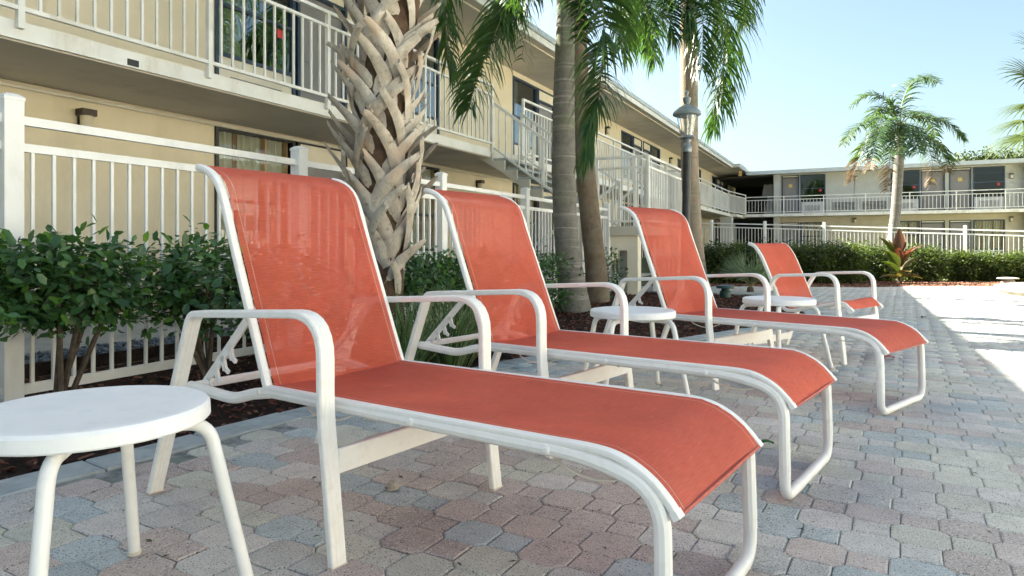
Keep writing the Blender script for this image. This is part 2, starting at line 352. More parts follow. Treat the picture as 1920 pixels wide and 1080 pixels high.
def paver_mat(name, attr):
    m, n, l, b, o = newmat(name); src = coord(n, l, 5)
    if attr: a = n.new('ShaderNodeAttribute'); a.attribute_name = 'tint'; c = a.outputs['Color']
    else: a = n.new('ShaderNodeObjectInfo'); c = a.outputs['Color']
    c = mixc(n, l, 1.0, c, ramp(n, l, noise(n, l, src, 11, 6, .7), .25, (.80, .80, .80), .75, (1.14, 1.14, 1.14)), 'MULTIPLY')
    sp = noise(n, l, src, 230, 2, .5)
    c = mixc(n, l, 1.0, c, ramp(n, l, sp, .355, (.16, .15, .15), .395, (1, 1, 1)), 'MULTIPLY')
    lt = noise(n, l, coord(n, l, 5, 'pos', (1, 1.1, 1)), 190, 2, .5)
    f = n.new('ShaderNodeMapRange'); f.inputs['From Min'].default_value = .60; f.inputs['From Max'].default_value = .65; f.inputs['To Max'].default_value = .85; l.new(lt, f.inputs['Value'])
    c = mixc(n, l, f.outputs['Result'], c, (.72, .69, .65))
    l.new(c, b.inputs['Base Color']); b.inputs['Roughness'].default_value = .9; b.inputs['Specular IOR Level'].default_value = .2
    bump(n, l, noise(n, l, src, 150, 4, .7), b, .7, .004); return m
M['paver'] = paver_mat('paver', False); M['paver_far'] = paver_mat('paver_field', True)

# ================================================================== THE SETTING
def ground_z(x, y):
    t = min(max((y-18.0)/5.0, 0), 1); t = t*t*(3-2*t)
    xx = min(max(x, -8), 6)
    return t*(0.044-0.049*xx)
# ground: one big sheet with a finer middle
def make_ground():
    xs = [-400, -150, -60, -30, -20, -14]+[-10+1.0*i for i in range(21)]+[14, 20, 30, 60, 150, 400]
    ys = [-200, -60, -20, -8]+[-4+1.0*i for i in range(34)]+[34, 40, 50, 80, 200, 500]
    m = MB(); nx = len(xs)
    for y in ys:
        for x in xs: m.v.append((x, y, ground_z(x, y)-0.05))
    for j in range(len(ys)-1):
        for i in range(nx-1): m.f.append((j*nx+i, j*nx+i+1, (j+1)*nx+i+1, (j+1)*nx+i))
    return tag(m.build('ground', M['lawn'], smooth=60), kind='structure')
make_ground()
# edge of the planting bed next to the paving (x, y)
BED = [(-2.40, -1.5), (-2.38, .3), (-2.349, 1.129), (-2.29, 1.58), (-2.25, 2.0), (-2.2, 2.4), (-2.0, 3.77), (-1.66, 4.8), (-1.2, 5.6), (-.72, 6.8), (-.34, 7.9), (-.38, 8.8), (-.60, 10.0), (-.95, 11.3), (-1.5, 11.75), (-2.3, 11.8), (-3.0, 11.6)]
BEDC = [Vector((x, y, 0)) for x, y in BED]
BEDC = crom(BEDC, 6)
FAR = [(-4.0, 13.2), (-2.9, 13.5), (-1.9, 13.95), (-.97, 14.35), (0, 14.6), (.9, 15.4), (2.0, 16.0), (3.0, 16.45), (4.5, 16.9), (7, 17.2), (10, 17.2)]
def inside(poly, x, y):
    r = False; n = len(poly); j = n-1
    for i in range(n):
        xi, yi = poly[i][0], poly[i][1]; xj, yj = poly[j][0], poly[j][1]
        if (yi > y) != (yj > y) and x < (xj-xi)*(y-yi)/(yj-yi)+xi: r = not r
        j = i
    return r
PAVE = [(p.x, p.y) for p in BEDC]+[(-4.0, 11.6)]+FAR+[(10, -1.5)]
def poly_sheet(name, poly, z, mat, kind='structure'):
    from mathutils.geometry import tessellate_polygon
    vs_ = [Vector((x, y, z)) for x, y in poly]; tris = tessellate_polygon([vs_])
    m = MB(); m.add(vs_, [tuple(t) for t in tris])
    o = m.build(name, mat, smooth=0)
    for p in o.data.polygons:
        if p.normal.z < 0: p.flip()
    return tag(o, kind=kind)
pavement = poly_sheet('pavement', PAVE, -0.008, M['joint'])
bedpoly = [(p.x+.02, p.y) for p in BEDC]+[(-4.45, 11.6), (-4.45, -1.5)]
poly_sheet('planting_bed', bedpoly, -0.022, M['soil'])
farbed = [(x, y-.03) for x, y in FAR]+[(10, 19.4), (3.0, 19.5), (0, 18.6), (-3, 16.6), (-4.0, 16.4)]
poly_sheet('planting_bed', farbed, -0.030, M['soil'])

# pavers: an octagon with a square tail, laid in staggered rows
PER, SQ = .232, .092; DD = PER-SQ
def chamfer_ring(m, ring, cx_, cy_, b=.0045, depth=.03, gap=.0011, grow=1.0):
    """block with a chamfered top; ring is counter-clockwise"""
    n = len(ring)
    def inset(d):
        out = []
        for i in range(n):
            p = Vector(ring[i]); a = (Vector(ring[i])-Vector(ring[i-1])).normalized(); c = (Vector(ring[(i+1) % n])-Vector(ring[i])).normalized()
            na = Vector((-a.y, a.x)); nc = Vector((-c.y, c.x)); k = na+nc; k = k/(k.length_squared)*2
            out.append(p+k*d)
        return out
    o = inset(gap); t = inset(gap+b)
    vs_ = [(p.x, p.y, -depth) for p in o]+[(p.x, p.y, -b*.8) for p in o]+[(p.x, p.y, 0) for p in t]
    fs = [tuple(2*n+i for i in range(n))]
    for k in (0, n):
        for i in range(n): fs.append((k+i, k+(i+1) % n, k+n+(i+1) % n, k+n+i))
    m.add(vs_, fs)
h, q = DD/2, SQ/2
OCT = [(h, -q), (h, q), (q, h), (-q, h), (-h, q), (-h, -q), (-q, -h), (q, -h)]
TAIL = [(h, -q), (h+SQ, -q), (h+SQ, q), (h, q)]
pm_ = MB(); chamfer_ring(pm_, OCT, 0, 0); chamfer_ring(pm_, TAIL, 0, 0, gap=.0012)
paver_me = pm_.mesh('paver', M['paver'], smooth=0)
ROW = R(-3.3)
def paver_colour(x, y):
    """laid mix of red-brown, buff and blue-grey blocks; more red near the first lounger"""
    w = math.exp(-((x+1.05)**2+(y-1.75)**2)/1.3)
    k = random.random()
    if k < .13+.30*w: c = (.41, .335, .305)
    elif k < .42+.18*w: c = (.465, .42, .395)
    elif k < .72: c = (.46, .435, .375)
    elif k < .84: c = (.44, .41, .385)
    else: c = (.36, .385, .39)
    g = 1.10+.28*random.random(); cw = min(max((x+.6)*.25, 0), .45)     # cooler blocks towards the pool
    c = (c[0]*(1-cw)+.44*cw, c[1]*(1-cw)+.43*cw, c[2]*(1-cw)+.43*cw)
    return (c[0]*g*.99, c[1]*g*1.02, c[2]*g*1.0)
units = []
cr, sr = math.cos(ROW), math.sin(ROW)
for j in range(-10, 160):
    for i in range(-40, 60):
        lx = i*PER+(PER/2 if j % 2 else 0); ly = j*PER/2
        x = lx*cr-ly*sr-.768+.0; y = lx*sr+ly*cr+.0+1.793-7*PER
        d = -_s*x+_c*y; l = _c*x+_s*y
        if d < .75 or abs(l) > d*.80+.5 or y > 17.2: continue
        if not inside(PAVE, x, y): continue
        units.append((d, x, y, random.uniform(-.0022, .0022), random.uniform(-.006, .006), random.uniform(-.006, .006), random.uniform(-.02, .02)))
# slow settling of the bed under the pavers
units.sort()
def in_frame(d, x, y):
    l = _c*x+_s*y; px = CX+F_PX*l/d; py = HY+F_PX*CAM_H/d
    return -60 < px < 1980 and py < 1120
vis = [u for u in units if in_frame(u[0], u[1], u[2])]
first = set(id(u) for u in vis[:300])
VV, FF, CC = [], [], []
tv = np.array(pm_.v); 
tris = []
for f in pm_.f:
    for k in range(1, len(f)-1): tris.append((f[0], f[k], f[k+1]))
tris = np.array(tris)
for u in units:
    d, x, y, dz, rx, ry, rz = u
    c = paver_colour(x, y)
    if id(u) in first:
        o = obj('paver', paver_me, pavement, (x, y, dz), (rx, ry, ROW+rz)); o.color = (*c, 1)
    else:
        Mx = np.array(Matrix.Translation((x, y, dz)) @ Matrix.Rotation(ROW+rz, 4, 'Z') @ Matrix.Rotation(rx, 4, 'X') @ Matrix.Rotation(ry, 4, 'Y'))
        VV.append(tv @ Mx[:3, :3].T+Mx[:3, 3]); FF.append(tris+len(tv)*len(FF)); CC.append(np.tile(np.array(c), (len(tv), 1)))
o = obj('paver_field', npmesh('paver_field', np.concatenate(VV), np.concatenate(FF), M['paver_far'], col=np.concatenate(CC)), pavement); o['kind'] = 'stuff'
# pool deck beyond the frame on the right
tag(MB().add([(4.9, -6, -.008), (30, -6, -.008), (30, 17.2, -.008), (4.9, 17.2, -.008)], [(0, 1, 2, 3)]).build('pool_deck', M['deck'], smooth=0), kind='structure')
tag(MB().add([(-2.3, -6, -.009), (4.9, -6, -.009), (4.9, .0, -.009), (-2.3, .0, -.009)], [(0, 1, 2, 3)]).build('pool_deck', M['deck'], smooth=0), kind='structure')

# kerb stones along the bed
kerb = tag(bpy.data.objects.new('kerb', None), kind='structure'); COL.objects.link(kerb)
def kerb_run(pts, width=.17, step=.42, z=.004):
    L = [0]
    for a, b in zip(pts, pts[1:]): L.append(L[-1]+(b-a).length)
    def at(s_):
        for i in range(len(L)-1):
            if L[i] <= s_ <= L[i+1]: t = (s_-L[i])/(L[i+1]-L[i]+1e-9); return pts[i].lerp(pts[i+1], t)
        return pts[-1]
    s_ = 0
    while s_ < L[-1]-.1:
        e = min(s_+step, L[-1]); g = .004; a = at(s_+g); b = at((s_+e)/2); c = at(e-g)
        def nrm(p, q): t = (q-p).normalized(); return Vector((-t.y, t.x, 0))
        na, nb, nc = nrm(a, b), nrm(a, c), nrm(b, c)
        m = MB(); dz = random.uniform(-.002, .002)
        ring = [a, b, c, c+nc*width, b+nb*width, a+na*width]; top = [p+(Vector(sum((r for r in ring), Vector())/6)-p).normalized()*.006 for p in ring]
        vs_ = [(p.x, p.y, -.05) for p in ring]+[(p.x, p.y, z+dz-.005) for p in ring]+[(p.x, p.y, z+dz) for p in top]
        fs = [(12, 13, 16, 17), (13, 14, 15, 16)]
        for k in (0, 6):
            for i in range(6): fs.append((k+i, k+(i+1) % 6, k+6+(i+1) % 6, k+6+i))
        m.add(vs_, fs); m.build('kerb_stone', M['curb'], kerb, smooth=0); s_ = e
kerb_run(BEDC)

# bark mulch
def chips(name, poly, n, cols, z0, size=(.03, .011, .005), cam_bias=True):
    V, Fc, C = [], [], []
    bx = np.array([(-1,-1,-1),(1,-1,-1),(1,1,-1),(-1,1,-1),(-.8,-.7,1),(.8,-.7,1),(.8,.7,1),(-.8,.7,1)])*.5
    bf = np.array([(4,5,6,7),(0,1,5,4),(1,2,6,5),(2,3,7,6),(3,0,4,7)])
    xs = [p[0] for p in poly]; ys = [p[1] for p in poly]; k = 0; tries = 0
    while k < n and tries < n*20:
        tries += 1
        x = random.uniform(min(xs), max(xs)); y = random.uniform(min(ys), max(ys))
        if not inside(poly, x, y): continue
        s_ = random.uniform(.5, 1.5)
        Mx = np.array(Matrix.Rotation(random.uniform(0, 6.3), 3, 'Z') @ Matrix.Rotation(random.gauss(0, .35), 3, 'X') @ Matrix.Rotation(random.gauss(0, .3), 3, 'Y'))
        V.append((bx*np.array(size)*np.array([s_*random.uniform(.6, 1.5), s_, 1])) @ Mx.T+np.array([x, y, z0+random.uniform(0, .014)]))
        Fc.append(bf+8*k); c = random.choice(cols); g = random.uniform(.6, 1.3); C.append(np.tile(np.array(c)*g, (8, 1))); k += 1
    o = obj(name, npmesh(name, np.concatenate(V), np.concatenate(Fc), M['tinted'], col=np.concatenate(C)))
    return o
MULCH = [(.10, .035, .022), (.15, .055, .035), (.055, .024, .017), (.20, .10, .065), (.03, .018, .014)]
nearbed = [p for p in bedpoly if p[1] < 13]
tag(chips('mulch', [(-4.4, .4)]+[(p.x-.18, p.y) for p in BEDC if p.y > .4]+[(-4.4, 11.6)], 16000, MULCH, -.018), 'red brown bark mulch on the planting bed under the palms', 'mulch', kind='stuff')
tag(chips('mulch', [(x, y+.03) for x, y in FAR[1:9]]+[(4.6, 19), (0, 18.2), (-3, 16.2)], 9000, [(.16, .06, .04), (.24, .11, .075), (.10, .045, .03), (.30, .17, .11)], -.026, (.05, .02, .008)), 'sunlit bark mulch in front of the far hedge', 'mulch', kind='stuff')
# gravel strip and walkway behind the near fence
tag(MB().box(-4.66, -4.62, -1, 10.6, -.05, .035).build('edging_board', M['soil']), 'dark edging board between bark mulch and grey gravel behind the fence', 'edging')
def pebbles():
    ico = [(0,0,1),(.9,0,.3),(.28,.85,.3),(-.72,.53,.3),(-.72,-.53,.3),(.28,-.85,.3),(0,0,-.6)]
    fi = [(0,1,2),(0,2,3),(0,3,4),(0,4,5),(0,5,1),(6,2,1),(6,3,2),(6,4,3),(6,5,4),(6,1,5)]
    V, Fc, C = [], [], []; iv = np.array(ico); fa = np.array(fi)
    for k in range(3600):
        x = random.uniform(-5.22, -4.66); y = random.uniform(.8, 9.5) if k % 3 else random.uniform(1.5, 5); s_ = random.uniform(.012, .03)
        Mx = np.array(Matrix.Rotation(random.uniform(0, 6), 3, 'Z') @ Matrix.Rotation(random.uniform(0, 6), 3, 'X'))
        V.append(iv*np.array([s_, s_*.8, s_*.6]) @ Mx.T+np.array([x, y, random.uniform(-.01, .02)])); Fc.append(fa+7*k)
        C.append(np.tile(np.array((.17, .18, .19))*random.uniform(.45, 1.6), (7, 1)))
    return obj('gravel', npmesh('gravel', np.concatenate(V), np.concatenate(Fc), M['tinted'], col=np.concatenate(C)))
tag(pebbles(), 'grey gravel strip between the fence and the building walkway', 'gravel', kind='stuff')
walk = tag(MB().box(-9, -5.24, -4, 40, -.2, .018).build('walkway', M['concrete'], smooth=0), kind='structure')
for k in range(-2, 16):
    MB().bbox(-6.22, -5.245, k*.62, k*.62+.612, .0, .026, .006).build('paving_slab', M['concrete'], walk, smooth=0)
# ================================================================== BUILDINGS
class Wing:
    def __init__(s, root, org, fn): s.root = root; s.org = org; s.fn = fn
    def bx(s, m, u0, u1, v0, v1, z0, z1): m.box(*s.fn(u0, u1, v0, v1), z0, z1); return m
    def part(s, name, mat, boxes, parent=None, smooth=0):
        m = MB()
        for b in boxes: s.bx(m, *b)
        return m.build(name, mat, parent or s.root, s.org, smooth=smooth)
    def pt(s, u, v, z):
        a = s.fn(u, u, v, v); return Vector((a[0], a[2], z))
def wavy(w, u0, u1, v, z0, z1, amp=.035, freq=9.0):
    m = MB(); n = max(6, int((u1-u0)*freq*6)); 
    for i in range(n+1):
        u = u0+(u1-u0)*i/n; vv = v+amp*math.sin(u*freq*6.28+.8*math.sin(u*7))
        m.v.append(tuple(w.pt(u, vv, z0))); m.v.append(tuple(w.pt(u, vv, z1)))
    for i in range(n): m.f.append((2*i, 2*i+2, 2*i+3, 2*i+1))
    return m
def window(w, u0, u1, zf, frame, curtain='full', top=2.37, sill=.75, sticker=False, white_panel=True):
    zt, zs, zm = zf+top, zf+sill, zf+1.40; t = .05
    f = w.part('window', frame, [(u0, u0+t, -.08, .03, zf+.02, zt), (u1-t, u1, -.08, .03, zf+.02, zt), (u0+t, u1-t, -.08, .03, zt-t, zt), (u0+t, u1-t, -.08, .028, zs-t, zs), (u0+t, u1-t, -.06, .02, zm-.02, zm+.02)])
    gm = M['glass_low'] if curtain == 'full' else (M['glass_far'] if w.root.location.y > 20 else M['glass'])
    w.part('pane', gm, [(u0+t, u1-t, -.032, -.028, zm+.02, zt-t)], f)
    w.part('pane', gm, [(u0+t, u1-t, -.012, -.008, zs, zm-.02)], f)
    p = w.part('panel', M['ac_white'] if white_panel else M['cream_trim'], [(u0+t, u1-t, -.06, .0, zf+.02, zs-t)], f)
    w.part('grille', M['ac_dark'], [(u0+.25, u1-.25, .001, .012, zf+.12+.045*k, zf+.12+.045*k+.018) for k in range(8)], f)
    if curtain == 'full':
        wavy(w, u0+t, u1-t, -.085, zs-.1, zt-.03).build('curtain', M['curtain'], f, w.org, smooth=60)
        for k, uu in enumerate((.26, .62, .9)):
            uc = u0+(u1-u0)*uu; wavy(w, uc-.032, uc+.032, -.052, zs-.1, zt-.03).build('curtain_stripe', M['curtain_stripe'], f, w.org, smooth=60)
    elif curtain == 'half':
        wavy(w, u0+t, u0+(u1-u0)*.42, -.16, zs-.1, zt-.03).build('curtain', M['curtain'], f, w.org, smooth=60)
    if sticker: w.part('sticker', pm('red_sticker', (.55, .03, .04), (.6, .05, .05), 5, .5), [(u1-.32, u1-.20, -.006, -.003, zm-.18, zm-.06)], f)
    return f
def door(w, u0, u1, zf, frame, top=2.37, hinge=1, sign=False):
    t = .05; zd = zf+2.03
    d = w.part('door', M['door_grey'], [(u0+t, u1-t, -.10, -.05, zf+.02, zd)])
    w.part('door_frame', frame, [(u0, u0+t, -.10, .03, zf+.02, zf+top), (u1-t, u1, -.10, .03, zf+.02, zf+top), (u0+t, u1-t, -.10, .028, zd, zd+t), (u0+t, u1-t, -.10, .028, zf+top-.04, zf+top)], d)
    w.part('transom_panel', M['cream_trim'], [(u0+t, u1-t, -.06, .0, zd+t, zf+top-.04)], d)
    uh = u1-.14 if hinge > 0 else u0+.14
    hb = MB(); a = w.pt(uh, -.05, zf+1.0); b = w.pt(uh, .01, zf+1.0); hb.tube([a, b], .012, 6); c = w.pt(uh-.09*hinge, .01, zf+1.0); hb.tube([b, c], .011, 6)
    hb.build('handle', M['lamp_metal'], d, w.org)
    if sign: w.part('door_sign', pm('door_sign_yellow', (.60, .45, .12), (.66, .50, .15), 5, .5), [((u0+u1)/2-.09, (u0+u1)/2+.09, -.049, -.044, zf+1.50, zf+1.68)], d)
    return d
def wall_lamp(w, u, z):
    cap = w.part('wall_lamp', M['bronze'], [(u-.05, u+.05, .0, .02, z-.15, z+.10), (u-.078, u+.078, .02, .15, z+.045, z+.115)])
    g = MB(); c = w.pt(u, .088, z); g.lathe([(.048, -.14), (.06, -.13), (.064, .04), (.062, .045)], 12, c); g.build('lamp_glass', M['frost'], cap, w.org)
    return cap
def railing(root, org, pts_posts, zs, baluster_gap, mat, name='railing', zlow=None, post_w=.05, post_drop=.16):
    """pts_posts: list of runs, each a list of (x, y) posts; zs = (bottom rail, second rail, hand rail)"""
    zb, z2, zt = zs; rails = MB(); o = None; bal = []
    if len(pts_posts) > 1:
        return [railing(root, org, [r_], zs, baluster_gap, mat, name, zlow, post_w, post_drop) for r_ in pts_posts][-1]
    for run in pts_posts:
        for (x0, y0), (x1, y1) in zip(run, run[1:]):
            rails.bar((x0, y0, zt), (x1, y1, zt), .06, .04)
    rail_o = rails.build(name, mat, root, org, smooth=0)
    for z, hh, ww in ((zb, .035, .04), (z2, .035, .045)):
        rm = MB()
        for (x0, y0), (x1, y1) in zip(pts_posts[0], pts_posts[0][1:]): rm.bar((x0, y0, z), (x1, y1, z), ww, hh)
        rm.build('rail', mat, rail_o, org, smooth=0)
    pmh = MB().box(-post_w/2, post_w/2, -post_w/2, post_w/2, zb-post_drop, zt+.02).mesh('post', mat, smooth=0)
    bmh = MB().box(-.011, .011, -.011, .011, zb+.0175, z2-.0175).mesh('baluster', mat, smooth=0)
    ox, oy, oz = org
    for run in pts_posts:
        for k, (x, y) in enumerate(run): obj('post', pmh, rail_o, (x-ox, y-oy, -oz))
        for (x0, y0), (x1, y1) in zip(run, run[1:]):
            L = math.hypot(x1-x0, y1-y0); n = max(1, round(L/baluster_gap))
            for i in range(1, n):
                t = i/n; obj('baluster', bmh, rail_o, (x0+(x1-x0)*t-ox, y0+(y1-y0)*t-oy, -oz))
    return rail_o

# ---------------- near wing along the left of the courtyard
XW = -7.45; NO = (XW, 10.0, 0.0)
near = thing('motel_wing', 'two-storey beige motel wing with white balcony railings running along the left', 'building', NO)
NW = Wing(near, NO, lambda u0, u1, v0, v1: (XW+v0, XW+v1, u0, u1))
BASES = [6.05+8.58*k for k in (-1, 0, 1, 2, 3, 4)]
ops = []
for b in BASES: ops.append((b, b+2.55)); ops.append((b+2.75, b+5.30))
for zf, zt in ((0, 2.43), (2.60, 5.11)):
    boxes = []; u = -7.0
    for a, b in ops:
        boxes.append((u, a, -.2, 0, zf if zf else -.4, zt)); boxes.append((a, b, -.2, 0, zf+2.37, zt)); u = b
    boxes.append((u, 58.0, -.2, 0, zf if zf else -.4, zt))
    NW.part('wall', M['stucco'], boxes)
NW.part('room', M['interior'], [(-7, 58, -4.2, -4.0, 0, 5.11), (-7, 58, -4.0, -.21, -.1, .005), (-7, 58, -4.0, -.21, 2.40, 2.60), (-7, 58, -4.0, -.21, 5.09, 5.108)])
for b in BASES:
    for zf, fr in ((0, M['frame_dark']), (2.60, M['frame_sky_tint'])):
        up = zf > 0
        window(NW, b, b+1.40, zf, fr, 'half' if up else 'full', sticker=up, white_panel=not up)
        door(NW, b+1.45, b+2.55, zf, fr, hinge=-1); door(NW, b+2.75, b+3.85, zf, fr, hinge=1)
        window(NW, b+3.90, b+5.30, zf, fr, 'half' if up else 'full', white_panel=not up)
for u in (4.36, 12.9, 21.5, 30.2): wall_lamp(NW, u, 2.14)
for u in (21.5, 30.2): wall_lamp(NW, u, 4.70)
NW.part('balcony_slab', M['slab'], [(-7, 37.9, .0, 1.45, 2.445, 2.60), (37.9, 41.1, .0, 1.75, 2.445, 2.60)])
NW.part('slab_edge', M['trim_white'], [(-7, 10.84, 1.45, 1.475, 2.44, 2.585), (12.13, 37.9, 1.45, 1.475, 2.44, 2.585)])
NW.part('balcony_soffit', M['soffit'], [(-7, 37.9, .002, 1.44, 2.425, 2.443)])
pp = MB(); pp.tube([(XW+.03, -7, 2.375), (XW+.03, 58, 2.375)], .022, 8); pp.build('pipe', M['cream_trim'], near, NO)
p_ = onX(250, 118, -5.97); NW.part('junction_box', M['black_metal'], [(p_.y-.055, p_.y+.055, 1.476, 1.481, p_.z-.03, p_.z+.03)])
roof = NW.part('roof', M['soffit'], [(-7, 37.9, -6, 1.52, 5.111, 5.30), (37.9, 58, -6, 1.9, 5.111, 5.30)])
NW.part('fascia', M['fascia'], [(37.901, 40.25, 1.901, 1.93, 5.08, 5.30)], roof)
NW.part('bug_lamp', pm('amber_shade', (.62, .40, .16), (.70, .48, .22), 5, .5), [(39.6, 39.75, 1.62, 1.76, 4.80, 5.08)])
NW.part('fascia', M['trim_white'], [(-7, 37.9, 1.52, 1.55, 5.09, 5.22)], roof)
NW.part('gutter', M['fascia'], [(-7, 37.9, 1.50, 1.60, 5.221, 5.335), (-7, 37.9, -6, 1.499, 5.301, 5.325)], roof)
NW.part('eave_strip', M['cream_trim'], [(-7, 37.9, 1.30, 1.33, 5.085, 5.1105)], roof)
posts = [1.24, 2.997, 4.762, 6.516, 8.66, 10.83]
posts2 = [12.14+1.9*k for k in range(14)]
railing(near, NO, [[(-5.94, y) for y in posts], [(-5.94, y) for y in posts2]+[(-5.55, 40.2)]], (2.68, 3.565, 3.74), .146, M['trim_white'])
# ---------------- far wing closing the courtyard
YW = 41.2; FO = (2.0, YW, 0.0)
far = thing('motel_wing', 'grey two-storey motel wing with white balcony railing across the far end of the courtyard', 'building', FO)
FW = Wing(far, FO, lambda u0, u1, v0, v1: (u0, u1, YW-v1, YW-v0))
Z2, ZR = 2.68, 4.93
fops = [(-3.72, -2.80, 'd'), (-2.74, -1.45, 'w'), (1.70, 3.04, 'w'), (3.08, 4.16, 'd'), (4.34, 5.30, 'd'), (5.36, 6.70, 'w'), (9.9, 11.2, 'w'), (11.3, 12.3, 'd'), (12.6, 13.6, 'd'), (13.7, 15.0, 'w')]
for zf, zt in ((0, 2.50), (Z2, ZR)):
    boxes = []; u = -4.05
    for a, b, k in fops:
        if a-u > .001: boxes.append((u, a, -.2, 0, zf if zf else -.4, zt))
        boxes.append((a, b, -.2, 0, zf+2.18, zt)); u = b
    boxes.append((u, 30, -.2, 0, zf if zf else -.4, zt))
    FW.part('wall', M['stucco_grey'] if zf else M['stucco_tan'], boxes)
    for a, b, k in fops:
        if a > 9 and zf == 0: pass
        if k == 'w': window(FW, a, b, zf, M['frame_sky_tint'], None if zf else 'full', top=2.18, sill=.70, sticker=zf > 0)
        else: door(FW, a, b, zf, M['frame_sky_tint'], top=2.18, sign=zf > 0)
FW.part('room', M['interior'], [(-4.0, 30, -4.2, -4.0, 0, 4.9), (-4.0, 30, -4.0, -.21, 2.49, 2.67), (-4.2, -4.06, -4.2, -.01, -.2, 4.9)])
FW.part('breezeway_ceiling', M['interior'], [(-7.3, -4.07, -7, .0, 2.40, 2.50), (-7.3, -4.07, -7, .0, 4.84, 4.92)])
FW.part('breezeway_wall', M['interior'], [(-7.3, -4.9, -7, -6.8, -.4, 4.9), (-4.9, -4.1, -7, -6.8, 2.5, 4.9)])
FW.part('balcony_slab', M['slab'], [(-7.3, 30, .0, .92, 2.505, 2.655), (-7.3, -4.07, -7, -.001, 2.51, 2.65)])
FW.part('slab_edge', M['trim_white'], [(-5.6, 30, .92, .945, 2.50, 2.66)])
for u in (-3.95, 7.6, 16.5): FW.part('pillar', M['stucco_grey'], [(u-.16, u+.16, .12, .44, -.3, 2.50), (u-.16, u+.16, .12, .44, 2.66, 4.925)])
rp = onX(1374, 430, -6.2); MB().box(-6.45, -5.85, 37.2, 37.75, -.1, 2.424).build('pillar', M['stucco_grey'], near, NO, smooth=0)
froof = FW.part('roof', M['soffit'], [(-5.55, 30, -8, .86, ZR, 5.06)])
FW.part('fascia', M['fascia'], [(-5.54, 30, .86, .93, 4.90, 5.10)], froof)
FW.part('roof_sheet', M['fascia'], [(-5.54, 30, -8, .859, 5.061, 5.085)], froof)
FW.part('roof_box', M['cream_trim'], [(.05, .28, .3, .6, 5.086, 5.24)], froof)
cd = MB(); cd.tube([(.02, YW-.03, 2.66), (.02, YW-.03, 4.9)], .018, 6); cd.build('conduit', M['stucco_grey'], far, FO)
for u, z in ((-.0, 2.25), (6.95, 2.2), (6.95, 4.35), (.04, 4.55)): wall_lamp(FW, u, z)
for u in (-1.1, .35): FW.part('grille', M['ac_dark'], [(u, u+1.15, .0, .03, Z2+.12+.07*k, Z2+.12+.07*k+.045) for k in range(7)])
railing(far, FO, [[(-5.55+2.02*k, 40.31) for k in range(9)]], (2.76, 3.44, 3.62), .17, M['trim_white'])
# folded mattresses and stacked dark chairs stored in the upper breezeway
for k, (px, mat_, lab) in enumerate(((1434, 'mattress', 'pale folding mattress leaning in the upper corner, leftmost of three'), (1444, 'mattress', 'pale folding mattress leaning in the upper corner, middle of three'), (1453, 'mattress', 'pale folding mattress leaning in the upper corner beside the grey pillar'))):
    p = onY(px, 390, 41.9); m = MB()
    m.bar((p.x-.16, 41.7, 2.67), (p.x+.10, 42.0, 4.45), .30, .12, (0, 1, 0)); m.bar((p.x-.16, 41.62, 2.67), (p.x+.10, 41.92, 4.43), .28, .02, (0, 1, 0))
    tag(m.build('mattress', M[mat_], smooth=0), lab, 'mattress', 'mattresses stored on the upper floor')
t = thing('stacked_chairs', 'stack of black chairs beside the pale mattresses in the upper corner', 'chairs', (-5.0, 41.4, 2.66))
for k in range(3):
    m = MB(); x = -5.15+.14*k
    m.bar((x, 41.4, 2.66+.02*k), (x+.22, 41.4, 3.75), .05, .34, (1, 0, 0)); m.bar((x-.25, 41.4, 3.1+.05*k), (x+.12, 41.4, 3.2+.05*k), .42, .04)
    m.build('chair_frame', M['black_metal'], t, (-5.0, 41.4, 2.66), smooth=0)

# ---------------- outside stair with landing
SO = (-4.6, 11.5, 0)
st = thing('outside_staircase', 'outdoor staircase with concrete treads and white railings leading down to a landing', 'staircase', SO)
YA, YB, YC = 10.88, 12.10, 13.25
X0, X1, Z0, Z1 = -5.95, -3.92, 2.60, 1.13
n = 8
for k in range(n):
    xa = X0+(X1-X0)*k/n; xb = X0+(X1-X0)*(k+1)/n; z = Z0-(Z0-Z1)*(k+1)/(n+0.0)
    if k < n-1: MB().bbox(xa-.02, xb+.03, YA+.04, YB-.04, z-.05, z, .006).build('tread', M['curb'], st, SO, smooth=0)
def stringer(y, mat):
    m = MB(); a = Vector((X0-.02, y, Z0-.02)); 
    prof = [(X0-.30, Z0-.17), (X0+.0, Z0-.17), (X1, Z1-.16), (X1, Z1-.02)]
    top = []
    for k in range(n):
        xa = X0+(X1-X0)*k/n; xb = X0+(X1-X0)*(k+1)/n; z = Z0-(Z0-Z1)*(k+1)/n
        top += [(xa, z-.055), (xb, z-.055)]
    poly = [(X0-.28, Z0-.175), (X0+.18, Z0-.44), (X1, Z1-.30), (X1, Z1-.06)]+top[::-1]+[(X0, Z0-.06), (X0-.05, Z0-.17)]
    N = len(poly); m.add([(x, y, z) for x, z in poly]+[(x, y+.05, z) for x, z in poly], [tuple(range(N)), tuple(reversed(range(N, 2*N)))]+[(i, (i+1) % N, N+(i+1) % N, N+i) for i in range(N)])
    return m.build('stringer', mat, st, SO, smooth=0)
M['stair_paint'] = pm('stair_paint', (.50, .47, .40), (.57, .54, .46), 3, .7, .1, 60, .3, dirt=(.38, .34, .28), dscale=3, bdist=.003)
stringer(YA-.02, M['stair_paint']); stringer(YB-.03, M['stair_paint'])
